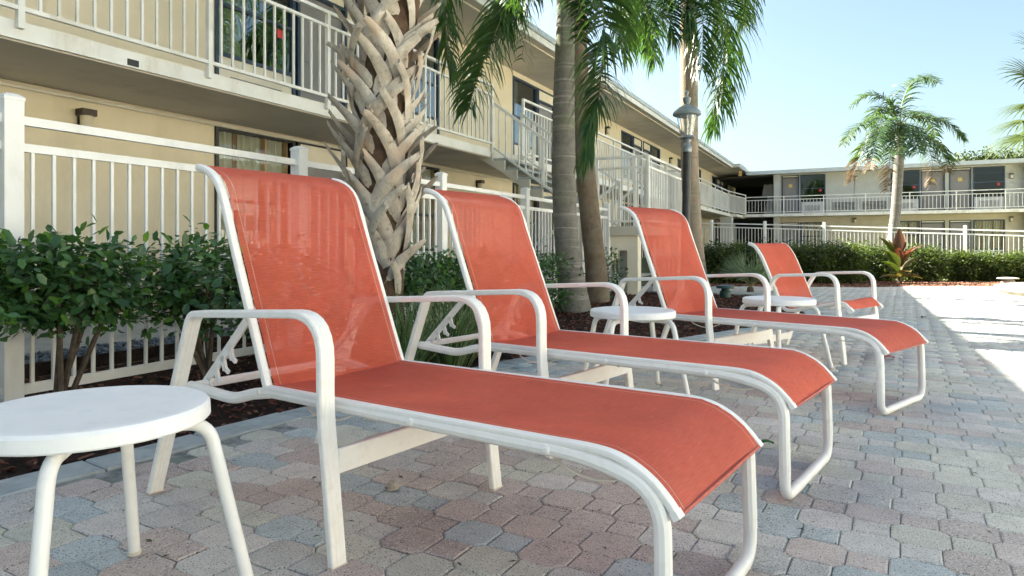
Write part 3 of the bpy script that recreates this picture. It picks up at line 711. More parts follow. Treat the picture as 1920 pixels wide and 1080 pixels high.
def slope_rail(y, name='railing'):
    r = MB(); zz = lambda x, off: Z0+(x-X0)/(X1-X0)*(Z1-Z0)+off
    r.bar((X0, y, zz(X0, .84)), (X1, y, zz(X1, .84)), .055, .05)
    ro = r.build(name, M['trim_white'], st, SO, smooth=0)
    MB().bar((X0, y, zz(X0, .02)), (X1, y, zz(X1, .02)), .04, .035).build('bottom_rail', M['trim_white'], ro, SO, smooth=0)
    bm_ = MB().box(-.011, .011, -.011, .011, .03, .82).mesh('baluster', M['trim_white'], smooth=0)
    N = 15
    for i in range(1, N):
        x = X0+(X1-X0)*i/N; obj('baluster', bm_, ro, (x-SO[0], y-SO[1], zz(x, 0)))
    for x in (X0+.0, (X0+X1)/2, X1): MB().box(x-.025, x+.025, y-.026, y+.026, zz(x, -.03), zz(x, .87)).build('post', M['trim_white'], ro, SO, smooth=0)
slope_rail(YA); slope_rail(YB)
# end posts of the balcony by the stair head
XC = -3.04
MB().bbox(X1-.02, XC+.03, YA-.03, YC+.03, .975, 1.125, .006).build('landing', M['stair_paint'], st, SO, smooth=0)
lr = railing(st, SO, [[(X1+.0, YA), (-3.26, YA), (XC, YA), (XC, (YA+YC)/2), (XC, YC), (X1, YC)]], (1.21, 2.10, 2.28), .115, M['trim_white'], post_drop=.09)
MB().box(XC-.07, XC+.0, YA+.0, YA+.06, 1.13, 2.10).build('post', M['trim_white'], lr, SO, smooth=0)
# second flight going back down under the first
for k in range(6):
    xa = X1-(.28*k); z = 1.125-.187*(k+1)
    if z > .05: MB().bbox(xa-.30, xa+.02, YB+.06, YC-.04, z-.05, z, .006).build('tread', M['curb'], st, SO, smooth=0)

bm2 = MB().box(-.011, .011, -.011, .011, -.84, 0).mesh('baluster', M['trim_white'], smooth=0)
for yy in (YC, YB+.03):
    fo = MB().bar((X1, yy, 1.98), (X1-1.75, yy, .82), .055, .05).build('railing', M['trim_white'], st, SO, smooth=0)
    for i in range(1, 13): obj('baluster', bm2, fo, (X1-1.75*i/13-SO[0], yy-SO[1], 1.98-1.16*i/13))
# wall under the landing with an opening
lw = MB()
lw.box(-3.40, -3.22, YA+.04, YA+.24, -.1, .974); lw.box(X1+.02, -3.401, YA+.04, YA+.24, .72, .974); lw.box(-3.36, -3.22, YA+.241, YC-.05, -.1, .974) if False else None
lw.build('landing_wall', M['cream_trim'], st, SO, smooth=0)
MB().box(-3.62, -3.40, YA+.3, YA+.5, -.1, .974).build('landing_wall', M['stucco_grey'], st, SO, smooth=0)
# ---------------- unseen wing added to bounce sunlight back onto the loungers and walls
EO = (16.0, 14.0, 0.0)
bounce_wing = thing('motel_wing', 'unseen pale wing beyond the right edge, added to bounce sunlight into the shade', 'building', EO)
EW = Wing(bounce_wing, EO, lambda u0, u1, v0, v1: (16.0-v1, 16.0-v0, u0, u1))
M['stucco_pale'] = pm('stucco_pale', (.70, .66, .58), (.76, .72, .64), 2.2, .85, .3, 90, .2, bdist=.004)
EW.part('wall', M['stucco_pale'], [(-12, 40, -.3, 0, -.3, 5.6)])
EW.part('balcony_slab', M['trim_white'], [(-12, 40, .001, .9, 2.45, 2.62)])
EW.part('roof', M['fascia'], [(-12, 40, -6, .6, 5.601, 5.82)])
for k in range(9):
    for zf in (0, 2.62): EW.part('window', M['door_grey'], [(-10+5.6*k, -8.7+5.6*k, .002, .03, zf+.75, zf+2.2)])
# ================================================================== FENCES
def fence(posts, name, label, gap=.105, hgt=1.532, pick=.016, zoff=None, mat=None, group=None, pw=.088):
    mat = mat or M['fence_white']; zo = zoff or (lambda x, y: 0.0)
    org = (posts[0][0], posts[0][1], 0); root = thing(name, label, 'fence', org, group=group)
    pm1 = MB(); b = pw/2
    pm1.box(-b, b, -b, b, -.25, hgt-.035)
    pm1.lathe([(b*1.40, 0), (b*1.40, .012), (b*1.2, .028), (b*.4, .038)], 4, (0, 0, hgt-.035)) if False else pm1.add(
        [(-b-.004, -b-.004, hgt-.035), (b+.004, -b-.004, hgt-.035), (b+.004, b+.004, hgt-.035), (-b-.004, b+.004, hgt-.035),
         (-b-.004, -b-.004, hgt-.018), (b+.004, -b-.004, hgt-.018), (b+.004, b+.004, hgt-.018), (-b-.004, b+.004, hgt-.018),
         (-b*.55, -b*.55, hgt), (b*.55, -b*.55, hgt), (b*.55, b*.55, hgt), (-b*.55, b*.55, hgt)],
        [(0, 3, 2, 1), (8, 9, 10, 11)]+[(k+i, k+(i+1) % 4, k+4+(i+1) % 4, k+4+i) for k in (0, 4) for i in range(4)])
    pme = pm1.mesh('post', mat, smooth=0)
    pk = MB().box(-pick/2, pick/2, -pick/2, pick/2, .07, 1.255).mesh('picket', mat, smooth=0)
    for x, y in posts:
        o = obj('post', pme, root, (x-org[0], y-org[1], zo(x, y)))
        if len(posts) > 1:
            dx, dy = posts[1][0]-posts[0][0], posts[1][1]-posts[0][1]; o.rotation_euler = (0, 0, math.atan2(dy, dx))
    for (x0, y0), (x1, y1) in zip(posts, posts[1:]):
        z0, z1 = zo(x0, y0), zo(x1, y1); a = math.atan2(y1-y0, x1-x0)
        for z, hh, ww in ((1.407, .044, .036), (1.272, .042, .032), (.055, .05, .034)):
            MB().bar((x0, y0, z0+z), (x1, y1, z1+z), ww, hh).build('rail', mat, root, org, smooth=0)
        L = math.hypot(x1-x0, y1-y0); n = round(L/gap)
        for i in range(1, n):
            t = i/n; obj('picket', pk, root, (x0+(x1-x0)*t-org[0], y0+(y1-y0)*t-org[1], z0+(z1-z0)*t), (0, 0, a))
    return root
XF = -3.733
fence([(XF, 1.836+1.95*k) for k in range(-1, 5)]+[(XF, 10.86)], 'pool_fence', 'white picket pool fence behind the shrubs and palms on the left', .105)
zf_ = lambda x, y: ground_z(x, y)
FP = [(-6.75, 26.45)]+[(-4.81+1.94*k, 26.0-.455*k) for k in range(7)]
fence(FP, 'pool_fence', 'white picket pool fence beyond the hedge at the far end of the paving', .118, zoff=zf_)
# gate beside the stair landing
def gate(x0, x1, y, z1, label, gap=.065):
    org = ((x0+x1)/2, y, 0); g = thing('gate', label, 'gate', org)
    f = MB(); f.box(x0, x0+.04, y-.02, y+.02, .0, z1); f.box(x1-.04, x1, y-.02, y+.02, 0, z1); f.box(x0+.04, x1-.04, y-.018, y+.018, z1-.05, z1-.001); f.box(x0+.04, x1-.04, y-.018, y+.018, .06, .11)
    f.build('gate_frame', M['fence_white'], g, org, smooth=0)
    me = MB().box(-.009, .009, -.009, .009, .11, z1-.05).mesh('bar', M['fence_white'], smooth=0); n = int((x1-x0-.08)/gap)
    for i in range(1, n): obj('bar', me, g, (x0+.04+(x1-x0-.08)*i/n-org[0], 0, 0))
gate(-4.05, -3.42, YA+.62, .80, 'white barred gate in the opening under the stair landing')
gate(-3.19, -2.72, YA+.9, 1.02, 'white barred gate to the right of the landing wall behind the third lounger')

# ================================================================== FURNITURE
_t = [(-.023, .006), (-.020, .010), (-.011, .010), (-.009, .0091), (-.007, .010), (.002, .010), (.004, .0091), (.006, .010), (.009, .010), (.011, .0091), (.013, .010), (.020, .010), (.023, .006)]
ARM = _t[::-1]+[(a, -b) for a, b in _t]
def sling_strip(path, half, sag=0.0, nlat=8, thick=.0016, lat_sag=.0):
    """fabric stretched between two side rails; path = list of (a, h)"""
    m = MB(); uv = []; pts = [Vector((a, 0, h)) for a, h in path]; L = 0; n = len(pts)
    for i, p in enumerate(pts):
        if i: L += (p-pts[i-1]).length
        t = (pts[min(i+1, n-1)]-pts[max(i-1, 0)]).normalized(); nr = Vector((-t.z, 0, t.x))
        e = math.sin(math.pi*i/(n-1))
        for j in range(nlat+1):
            k = 2*j/nlat-1; w = p+nr*(-lat_sag*(1-k*k)*(.35+.65*e))
            m.v.append((w.x, half*k, w.z)); uv.append((L, half*k))
    for i in range(n-1):
        for j in range(nlat):
            a = i*(nlat+1)+j; m.f.append((a, a+1, a+nlat+2, a+nlat+1))
    m.uv = uv; return m
def arm_loop(m, path, y, radii):
    m.sweep(fillet([(a, y, h) for a, h in path], radii, 7), ARM, (0, 1, 0))
def groove(m, p, q, y, off):   # raised ribs along the legs
    pass
def chaise(name, label, loc, phi, back_deg, group):
    r = thing(name, label, 'lounge chair', (loc[0], loc[1], 0), -R(phi), group)
    W = M['chair_white']; be = R(back_deg); cb, sb = math.cos(be), math.sin(be); HH = .368
    for s_ in (-1, 1):
        y = .322*s_
        m = MB(); arm_loop(m, [(.362, 0.0), (.318, .37), (.318, .607), (-.270, .574), (-.300, .50), (-.500, 0.0)], y, [.9, .15, .050, .15])
        ao = m.build('arm', W, r)
        for a in (.361, -.498): MB().box(a-.0115, a+.0115, y-.0236, y+.0236, -.001, .004).build('foot_cap', M['strap'], ao, smooth=0)
        # side rail of the seat: rear stub, seat, bend, with the round tube leg carrying on down
        path = fillet([(-.35, .29*s_, .345), (-.15, .268*s_, .328), (-.065, .262*s_, .352), (.02, .258*s_, HH-.002), (1.02, .262*s_, .368), (1.168, .266*s_, .33), (1.174, .27*s_, .10), (1.174, .27*s_, .085)], [.2, .05, .1, 1.2, .13, .4], 10)
        MB().tube(path, .0165, 10).build('side_rail', W, r)
        tr = MB().sweep([(a, .262*s_, h) for a, h in [(p.x, p.z) for p in crom([(.0, 0, HH+.010), (.5, 0, .380), (.9, 0, .3835), (1.03, 0, .384), (1.09, 0, .374), (1.14, 0, .349), (1.175, 0, .318), (1.196, 0, .292)], 4)]], rrect(.024, .014, .004), (0, 1, 0)); tr.build('sling_track', W, r)
        MB().bar((1.190, .262*s_, .300), (1.199, .262*s_, .288), .0245, .0145, (1, 0, 0)).build('end_cap', W, r, smooth=0)
        # back frame
        bp = [(-t*cb+k*sb, HH+.012+t*sb+k*cb) for t, k in ((0, 0), (.25, 0), (.45, .0), (.565, .003), (.625, -.004), (.668, -.024), (.700, -.052), (.722, -.082))]
        MB().sweep(crom([(a, .262*s_, h) for a, h in bp], 4), rrect(.026, .022, .008), (0, 1, 0)).build('back_frame', W, r)
        # notched prop
        pr = MB(); a0 = Vector((-.36, .235*s_, .345)); t0 = .24; a1 = Vector((-t0*cb-.01, .235*s_, HH+t0*sb)); pr.bar(a0, a1, .008, .026, (0, 0, 1))
        d = (a1-a0).normalized()
        for k in range(4):
            c = a0+d*(.03+.052*k); pr.bar(c, c+Vector((.012, 0, -.042)), .008, .017, (1, 0, 0)); pr.bar(c+Vector((.012, 0, -.036)), c+Vector((.030, 0, -.046)), .008, .012, (0, 0, 1))
        pr.build('prop', W, r, smooth=0)
        for a in (-.02, .56, .93): MB().tube([(a, .262*s_+.012*s_, .368), (a, .262*s_+.0185*s_, .368), (a, .262*s_+.021*s_, .368)], [.0085, .0085, .005], 10).build('bolt', W, r)
    # cross pieces
    MB().tube([(-.345, -.30, .345), (-.345, .30, .345)], .013, 10).build('rear_bar', W, r)
    MB().bbox(.328, .346, -.302, .302, .215, .275, .003).build('stretcher', W, r, smooth=0)
    MB().tube(fillet([(1.174, -.27, .10), (1.174, -.27, .0165), (1.174, .27, .0165), (1.174, .27, .10)], [.06, .06], 8), .0163, 12).build('foot_bar', W, r)
    MB().tube([(-.718*cb-.072*sb, -.25, HH+.012+.718*sb-.078*cb-.004), (-.718*cb-.072*sb, .25, HH+.012+.718*sb-.078*cb-.004)], .009, 8).build('top_bar', W, r)
    MB().tube([(.60, -.25, .357), (.60, .25, .357)], .012, 8).build('seat_bar', W, r)
    # fabric
    seat = [(-.022, HH+.014), (.012, HH+.017)]+[(.06*k, HH+.016+.0003*k) for k in range(1, 17)]+[(1.02, .389), (1.06, .388), (1.10, .377), (1.135, .359), (1.165, .336), (1.186, .312), (1.202, .290)]
    so = sling_strip(seat, .252, lat_sag=.016).build('seat_sling', M['sling'], r, smooth=60)
    hm = MB(); hm.tube([(1.199, -.25, .292), (1.199, 0, .292-.002), (1.199, .25, .292)], .004, 6); hm.build('hem', M['hem'], so)
    bk = [(-t*cb+k*sb, HH+.014+t*sb+k*cb) for t, k in [(-.012, .018), (.01, .015)]+[(.045*i, .014) for i in range(1, 13)]+[(.575, .017), (.605, .016), (.632, .009), (.656, -.004), (.678, -.022), (.698, -.044), (.712, -.062), (.724, -.080)]]
    bo_ = sling_strip(bk, .252, lat_sag=.012).build('back_sling', M['sling'], r, smooth=60)
    MB().tube([(bk[-1][0], -.25, bk[-1][1]), (bk[-1][0], .25, bk[-1][1])], .004, 6).build('hem', M['hem'], bo_)
    for a0 in (.16, .93):
        MB().sweep(crom([(a0, -.25, .352), (a0+.03, -.262, .338), (a0+.09, -.262, .325), (a0+.15, -.262, .334), (a0+.19, -.25, .352)], 4), rrect(.007, .004, .001)).build('strap', M['strap'], r, smooth=40)
    return r
chaise('lounge_chair', 'nearest terracotta sling lounge chair with white frame, large in the foreground', (-1.428, 1.625), 8.04, 67.9, 'terracotta loungers in a row')
chaise('lounge_chair', 'second terracotta sling lounge chair, between the nearest lounger and the middle round table', (-1.291, 2.649), 10.6, 68.3, 'terracotta loungers in a row')
chaise('lounge_chair', 'farthest of the three full-length terracotta loungers, in front of the lamp post', (-.888, 4.166), 21.5, 68.2, 'terracotta loungers in a row')

def armchair(label, loc, phi):
    r = thing('sling_armchair', label, 'armchair', (loc[0], loc[1], 0), -R(phi)); W = M['chair_white']; YO = .0
    for s_ in (-1, 1):
        y = .30+.30*s_
        m = MB(); arm_loop(m, [(.0, 0.0), (-.045, .40), (-.050, .592), (-.470, .572), (-.560, .42), (-.700, 0)], y, [.9, .15, .075, .3]); m.build('arm', W, r)
        yf = .30+.245*s_
        fp = crom([(-.715, yf, .800), (-.672, yf, .782), (-.628, yf, .728), (-.590, yf, .655), (-.515, yf, .48), (-.478, yf, .385), (-.445, yf, .338), (-.38, yf, .325), (-.20, yf, .365), (-.06, yf, .398), (-.02, yf, .388), (.018, yf, .352)], 4)
        MB().sweep(fp, rrect(.026, .024, .008), (0, 1, 0)).build('side_frame', W, r)
        MB().bar((.006, yf, .364), (.026, yf, .340), .034, .028, (1, 0, 0)).build('end_cap', W, r, smooth=0)
    MB().bbox(-.034, -.016, .01, .59, .245, .295, .003).build('stretcher', W, r, smooth=0)
    MB().bbox(-.672, -.652, .01, .59, .055, .105, .003).build('stretcher', W, r, smooth=0)
    MB().tube([(-.53, .0, .47), (-.53, .60, .47)], .012, 8).build('rear_bar', W, r)
    MB().tube([(-.12, .06, .365), (-.12, .54, .365)], .010, 8).build('seat_bar', W, r)
    sp = crom([(-.716, 0, .806), (-.668, 0, .796), (-.618, 0, .738), (-.578, 0, .660), (-.503, 0, .485), (-.463, 0, .392), (-.430, 0, .352), (-.375, 0, .340), (-.20, 0, .380), (-.06, 0, .414), (-.015, 0, .402), (.022, 0, .360)], 4)
    m = sling_strip([(p.x, p.z) for p in sp], .236, lat_sag=.012); m.v = [(x, y+.30, z) for x, y, z in m.v]; m.build('sling', M['sling'], r, smooth=60)
    return r
armchair('terracotta sling armchair with white curved arms behind the third lounger, without a leg rest', (-.06, 4.93), 22)

def side_table(label, loc, rot):
    r = thing('side_table', label, 'table', (loc[0], loc[1], 0), rot, 'round white side tables'); W = M['table_white']; Rt, ht = .222, .443
    MB().lathe([(Rt-.012, ht-.036), (Rt-.002, ht-.036), (Rt+.002, ht-.032), (Rt+.001, ht-.008), (Rt-.004, ht-.001), (Rt-.014, ht+.0005), (Rt-.030, ht-.001), (.1, ht-.0012), (.01, ht-.0012)], 56).build('table_top', W, r, smooth=25)
    for k in range(4):
        a = R(90*k); d = Vector((math.cos(a), math.sin(a), 0))
        p = fillet([d*.06+Vector((0, 0, ht-.045)), d*.222+Vector((0, 0, ht-.050)), d*.308+Vector((0, 0, .012))], [.055], 7)
        lg = MB().tube(p, .0138, 14).build('leg', M['chair_white'], r)
        f = MB().lathe([(.0145, 0), (.0165, .004), (.0165, .012)], 12, d*.309); f.build('foot_cap', M['strap'], lg)
    return r
side_table('round white side table at the left edge, nearest to the viewer', (-1.40, .84), R(42))
side_table('round white side table between the second and third lounger', (-1.045, 3.45), R(-10))
side_table('round white side table between the third lounger and the armchair', (-.44, 4.67), R(5))

# ================================================================== LAMPS
lp = atd(1284.5, 460, 9.0); lp.z = 0
tl = thing('street_lamp', 'black lamp post with grey capped glass lantern in front of the palm trunk', 'lamp post', lp)
lean = .012
def LQ(z): return Vector((lp.x+lean*z*.9, lp.y+lean*z*.4, z))
pz = lambda y: CAM_H+(HY-y)*9.0/F_PX
MB().tube([LQ(-.05), LQ(pz(282))], .055, 14).build('pole', M['black_metal'], tl, lp)
c0 = LQ(pz(282)); c0 = Vector((c0.x, c0.y, 0))
MB().lathe([(.062, pz(285)), (.066, pz(278)), (.052, pz(272)), (.04, pz(268)), (.06, pz(262)), (.105, pz(259)), (.095, pz(255))], 18, c0).build('collar', M['lamp_metal'], tl, lp)
MB().lathe([(.082, pz(255)), (.125, pz(220)), (.13, pz(217))], 16, c0).build('lantern_glass', M['glass_clear'], tl, lp)
fr = MB()
for k in range(6):
    a = k*math.pi/3; fr.tube([c0+Vector((.082*math.cos(a), .082*math.sin(a), pz(255))), c0+Vector((.13*math.cos(a), .13*math.sin(a), pz(218)))], .005, 5)
fr.build('lantern_frame', M['lamp_metal'], tl, lp)
MB().lathe([(.01, pz(255)), (.03, pz(254)), (.03, pz(243)), (.012, pz(242)), (.03, pz(234)), (.028, pz(226)), (.01, pz(222))], 10, c0).build('bulb', M['frost'], tl, lp)
MB().lathe([(.155, pz(218)), (.185, pz(216)), (.185, pz(212)), (.165, pz(208)), (.09, pz(200)), (.05, pz(198)), (.035, pz(195)), (.05, pz(190)), (.055, pz(184)), (.02, pz(181)), (.016, pz(178)), (.028, pz(174)), (.018, pz(170))], 22, c0).build('cap', M['lamp_cap'], tl, lp)
def path_light(p, label, rr, hh, mt):
    t = thing('path_light', label, 'path light', p)
    MB().lathe([(rr*.62, 0), (rr*.62, hh*.45), (rr*.45, hh*.55), (rr*.40, hh*.72)], 16).build('base', M[mt], t)
    MB().lathe([(rr*.95, hh*.72), (rr, hh*.78), (rr*.95, hh*.92), (rr*.5, hh)], 18).build('cap', M[mt], t)
path_light(onZ(1360, 557, 0), 'dark green mushroom path light on the mulch to the right of the third lounger', .14, .19, 'green_metal')
path_light(onZ(1890, 531, -.02), 'low pale path light under the hedge at the right edge', .21, .13, 'concrete')
# raised round pool edge at the right
pc = Vector((4.55, 12.9, 0))
tp = thing('round_pool_edge', 'raised round pool rim in bright sun at the right edge', 'pool edge', pc)
MB().lathe([(2.50, -.05), (2.50, .10), (2.49, .11)], 72).build('rim_wall', M['concrete'], tp)
MB().lathe([(2.42, .111), (2.56, .112), (2.58, .125), (2.57, .15), (2.54, .158), (2.1, .160)], 72).build('coping', M['deck'], tp)
# small things on the paving
def rock():
    m = MB(); pts = []
    for k in range(3):
        for j in range(7):
            a = 2*math.pi*j/7+k*.4; r_ = (.017, .019, .010)[k]*random.uniform(.75, 1.2); pts.append((r_*math.cos(a)*1.25, r_*math.sin(a), (.0, .011, .022)[k]*random.uniform(.8, 1.2)))
    f = [tuple(range(14, 21))]+[(k*7+j, k*7+(j+1) % 7, k*7+7+(j+1) % 7, k*7+7+j) for k in (0, 1) for j in range(7)]
    return m.add(pts, f)
tag(rock().build('pebble', M['stone'], loc=onZ(735, 917, .003), smooth=0), 'small buff stone lying on the pavers under the nearest lounger', 'stone')
def flat_leaf(L, w):
    m = MB(); n = 7
    for i in range(n):
        t = i/(n-1); ww = w*math.sin(math.pi*min(max(t, .02), .98))**.8; z = .006+.010*math.sin(t*3)
        m.v += [(L*(t-.5), -ww, z+.006), (L*(t-.5), 0, z), (L*(t-.5), ww, z+.008)]
    for i in range(n-1): m.f += [(3*i, 3*i+1, 3*i+4, 3*i+3), (3*i+1, 3*i+2, 3*i+5, 3*i+4)]
    return m
tag(flat_leaf(.062, .016).build('fallen_leaf', M['green_leaf'], loc=onZ(1437, 837, .004), rot=(0, 0, R(35))), 'green fallen leaf on the pavers below the second lounger', 'leaf')
tag(flat_leaf(.07, .02).build('fallen_leaf', M['hem'], loc=onZ(1667, 673, .004), rot=(0, 0, R(10))), 'reddish fallen leaf on the pavers right of the armchair leg', 'leaf')
tag(flat_leaf(.08, .03).build('fallen_leaf', M['soil'], loc=onZ(1732, 597, .004), rot=(0, 0, R(60))), 'dark fallen leaf on the pavers by the sunlit edge', 'leaf')

# scattered leaf litter on the paving
V, Fc, C = [], [], []
for k in range(420):
    d_ = random.uniform(1.3, 9)**1.0; u_ = random.uniform(-.70, .72); x = -_s*d_+_c*u_*d_; y = _c*d_+_s*u_*d_
    if not inside(PAVE, x, y): continue
    a = random.uniform(0, 6.3); L = random.uniform(.004, .016); w = L*random.uniform(.15, .5); ca, sa = math.cos(a), math.sin(a); o = len(V); z_ = random.uniform(.002, .005)
    for px_, py_, pz_ in ((-L, 0, 0), (0, -w, .002), (L, 0, .001), (0, w, .003)): V.append((x+px_*ca-py_*sa, y+px_*sa+py_*ca, z_+pz_))
    Fc.append((o, o+1, o+2, o+3)); c_ = random.choice(((.10, .06, .035), (.05, .04, .03), (.20, .13, .08), (.09, .10, .04))); C += [c_]*4
tag(obj('leaf_litter', npmesh('leaf_litter', np.array(V), np.array(Fc), M['tinted'], col=np.array(C))), 'tiny dry leaf crumbs scattered over the pavers', 'litter', kind='stuff')
# ================================================================== VEGETATION
LEAF_V = np.array([(0, 0, 0), (.5, 0, -.05), (1, 0, -.10), (.20, .22, .035), (.64, .27, .035), (.20, -.22, .035), (.64, -.27, .035)])
LEAF_F = np.array([(0, 1, 3), (1, 4, 3), (1, 2, 4), (0, 5, 1), (1, 5, 6), (1, 6, 2)])
def orient(dirs, ups):
    """rows of rotation matrices whose x axis is dirs and z axis close to ups"""
    x = dirs/np.linalg.norm(dirs, axis=1, keepdims=True); y = np.cross(ups, x); y /= np.linalg.norm(y, axis=1, keepdims=True)+1e-9
    z = np.cross(x, y); return np.stack([x, y, z], axis=2)
def leaf_cloud(pos, dirs, ups, size, V=LEAF_V, Fc=LEAF_F):
    n = len(pos); Rm = orient(dirs, ups)
    P = np.einsum('nij,kj->nki', Rm, V)*size[:, None, None]+pos[:, None, :]
    return P.reshape(-1, 3), (Fc[None]+(np.arange(n)*len(V))[:, None, None]).reshape(-1, 3)
leaf_me = {}
def shrub(name, label, base, c, half, n, lsize, mat, nstem=4, group=None, singles=0, boxy=3.0, stem_r=.014, tints=None, clump=None, hollow=.55, cat='shrub'):
    """c, half: centre and half-size of the crown; leaves gathered in twiggy clumps near its surface"""
    root = thing(name, label, cat, base, group=group); bx_, by_, bz_ = base; c = np.array(c); half = np.array(half)
    nc = clump or max(30, n//14); cl = []
    while len(cl) < nc:
        v = RNG.uniform(-1, 1, 3); d = (abs(v)**boxy).sum()**(1/boxy)
        if d > 1 or d < hollow*RNG.random()**.3: continue
        cl.append(v)
    cl = np.array(cl); wob = 1+.10*np.sin(cl[:, 0]*7+c[1]*3)+.08*np.sin(cl[:, 1]*9+c[0]*5)
    ctr = c+cl*half*wob[:, None]
    # stems: from the base up to some of the clumps
    sm = MB()
    for k in range(nstem):
        tgt = ctr[RNG.integers(nc)]; a = Vector(base)+Vector((RNG.uniform(-.04, .04), RNG.uniform(-.04, .04), -.03))
        mid = Vector((bx_*.55+tgt[0]*.45, by_*.55+tgt[1]*.45, c[2]-half[2]*.75))+Vector(RNG.uniform(-.05, .05, 3))
        end = Vector(tgt); sm.tube(crom([a, mid, (mid+end)/2+Vector(RNG.uniform(-.03, .03, 3)), end], 4), [stem_r*(1-.75*i/12) for i in range(13)], 6)
        for q in range(5):
            t2 = Vector(ctr[RNG.integers(nc)]); st_ = mid.lerp(end, RNG.uniform(.0, .7)); sm.tube(crom([st_, (st_+t2)/2+Vector(RNG.uniform(-.05, .05, 3)), t2], 3), [stem_r*.45*(1-.7*i/6) for i in range(7)], 5)
    sm.build('stem', M['stem'], root, base)
    idx = RNG.integers(0, nc, n); spread = half.min()*.30
    pos = ctr[idx]+RNG.normal(0, spread, (n, 3))*np.array([1, 1, .7])
    out = pos-c; out /= np.linalg.norm(out, axis=1, keepdims=True)+1e-6
    dirs = out*.6+RNG.normal(0, .7, (n, 3)); dirs[:, 2] = dirs[:, 2]*.6-.05
    ups = np.array([0, 0, 1.0])+out*.7+RNG.normal(0, .35, (n, 3))
    size = lsize*RNG.uniform(.55, 1.25, n)
    V, Fc = leaf_cloud(pos, dirs, ups, size)
    tn = RNG.uniform(.6, 1.25, (n, 1))*np.ones((n, 3)); young = RNG.random(n) < .10
    tn[young] *= np.array([1.9, 1.7, .9]); tint = np.repeat(tn, len(LEAF_V), axis=0)
    V = V-np.array(base)
    fo = obj('foliage', npmesh('foliage', V, Fc, mat, True, col=tint), root); fo['kind'] = 'stuff'
    if singles:
        key = mat.name
        if key not in leaf_me:
            leaf_me[key] = []
            for q, t in enumerate(((1, 1, 1), (.7, .8, .8), (1.25, 1.2, .9), (1.9, 1.75, .9))):
                leaf_me[key].append(npmesh('leaf', LEAF_V.copy(), LEAF_F.copy(), mat, True, col=np.tile(np.array(t, float), (len(LEAF_V), 1))))
        # the outermost leaves, one by one, on the side that faces the paving and on top
        w = cl[:, 0]*1.0-cl[:, 1]*.6+cl[:, 2]*.5; order = np.argsort(-w)
        for k in range(singles):
            p = ctr[order[k % min(nc, max(20, singles//3))]]+RNG.normal(0, spread*.8, 3)+np.array([.03, -.02, .02])
            o_ = p-c; o_ /= np.linalg.norm(o_); d = (o_*.5+RNG.normal(0, .7, 3)); d[2] -= .1
            Rm = orient(d[None], (np.array([0, 0, 1.0])+o_*.9+RNG.normal(0, .3, 3))[None])[0]
            s_ = lsize*RNG.uniform(.9, 1.5); Mx = Matrix([[*(Rm[i]*s_), p[i]-base[i]] for i in range(3)]+[[0, 0, 0, 1]])
            o = obj('leaf', leaf_me[key][int(RNG.choice([0, 0, 1, 1, 2, 3]))], root); o.matrix_local = Mx
    return root
HG = 'clipped green shrubs along the left fence'
# near shrubs (x across the bed, y along the fence)
def nearshrub(px0, px1, ytop, ybot, X, n, singles, label, hx=.24, ls=.054, nst=4):
    a = onX(px0, 500, X).y; b = onX(px1, 500, X).y; xm = (px0+px1)/2; zt = onX(xm, ytop, X).z; zb = onX(xm, ybot, X).z
    base = (X-.02, (a+b)/2+RNG.uniform(-.05, .05), -.02)
    return shrub('clipped_shrub', label, base, (X, (a+b)/2, (zt+zb)/2), (hx, (b-a)/2, (zt-zb)/2), n, ls, M['hedge_leaf'], nst, HG, singles, 3.2, .015)
nearshrub(-120, 14, 470, 610, -3.32, 800, 40, 'clipped dark green shrub cut by the left edge of the picture')
nearshrub(8, 236, 456, 606, -3.30, 2300, 170, 'clipped dark green shrub with bare forked stems, left of the nearest lounger', nst=5)
nearshrub(280, 470, 460, 612, -3.32, 2300, 130, 'clipped dark green shrub just behind the left side of the nearest lounger', nst=5)
nearshrub(470, 640, 460, 600, -3.34, 900, 0, 'clipped shrub hidden behind the backrest of the nearest lounger')
nearshrub(742, 862, 476, 572, -3.30, 2200, 90, 'clipped dark green shrub between the boot-covered palm and the second lounger')
nearshrub(862, 985, 474, 570, -3.32, 1500, 0, 'clipped shrub behind the backrest of the second lounger')
nearshrub(985, 1052, 472, 575, -3.28, 1600, 40, 'clipped shrub between the second lounger and the smooth grey palm trunk')
nearshrub(1118, 1152, 468, 545, -3.38, 500, 0, 'small leafy shrub to the right of the twin palm trunks', hx=.18)
# far hedge
FG = 'clipped hedge shrubs along the far fence'
for k, (p0, p1, yt, yb, lab) in enumerate(((1312, 1368, 461, 528, 'hedge shrub right of the pale palm trunk, leftmost of the far hedge'), (1366, 1430, 460, 530, 'hedge shrub behind the spiky palmetto'),
        (1428, 1492, 463, 530, 'hedge shrub behind the armchair backrest'), (1492, 1556, 464, 522, 'hedge shrub just right of the armchair backrest'), (1548, 1612, 461, 527, 'dark hedge shrub in the middle of the far hedge'),
        (1608, 1672, 465, 525, 'sun-tipped hedge shrub left of the red-leaved plant'), (1700, 1762, 466, 524, 'sunlit hedge shrub right of the red-leaved plant'),
        (1782, 1826, 476, 525, 'small sunlit hedge shrub right of the gap in the hedge'), (1822, 1890, 477, 528, 'wide sunlit hedge shrub near the right edge'), (1884, 1950, 479, 529, 'sunlit hedge shrub cut by the right edge of the picture'))):
    g = onZ((p0+p1)/2, 531 if k < 5 else 527, 0); d = -_s*g.x+_c*g.y; d += .5
    p = atd((p0+p1)/2, 500, d); zt = CAM_H+(HY-yt)*d/F_PX; zb = CAM_H+(HY-yb)*d/F_PX; w = (p1-p0)*d/F_PX/2*1.12
    shrub('hedge_shrub', lab, (p.x, p.y, -.03), (p.x, p.y, (zt+zb)/2), (w, w*.85, (zt-zb)/2), 7500, .060, M['far_leaf'], 5, FG, 0, 3.6, .018, clump=520)

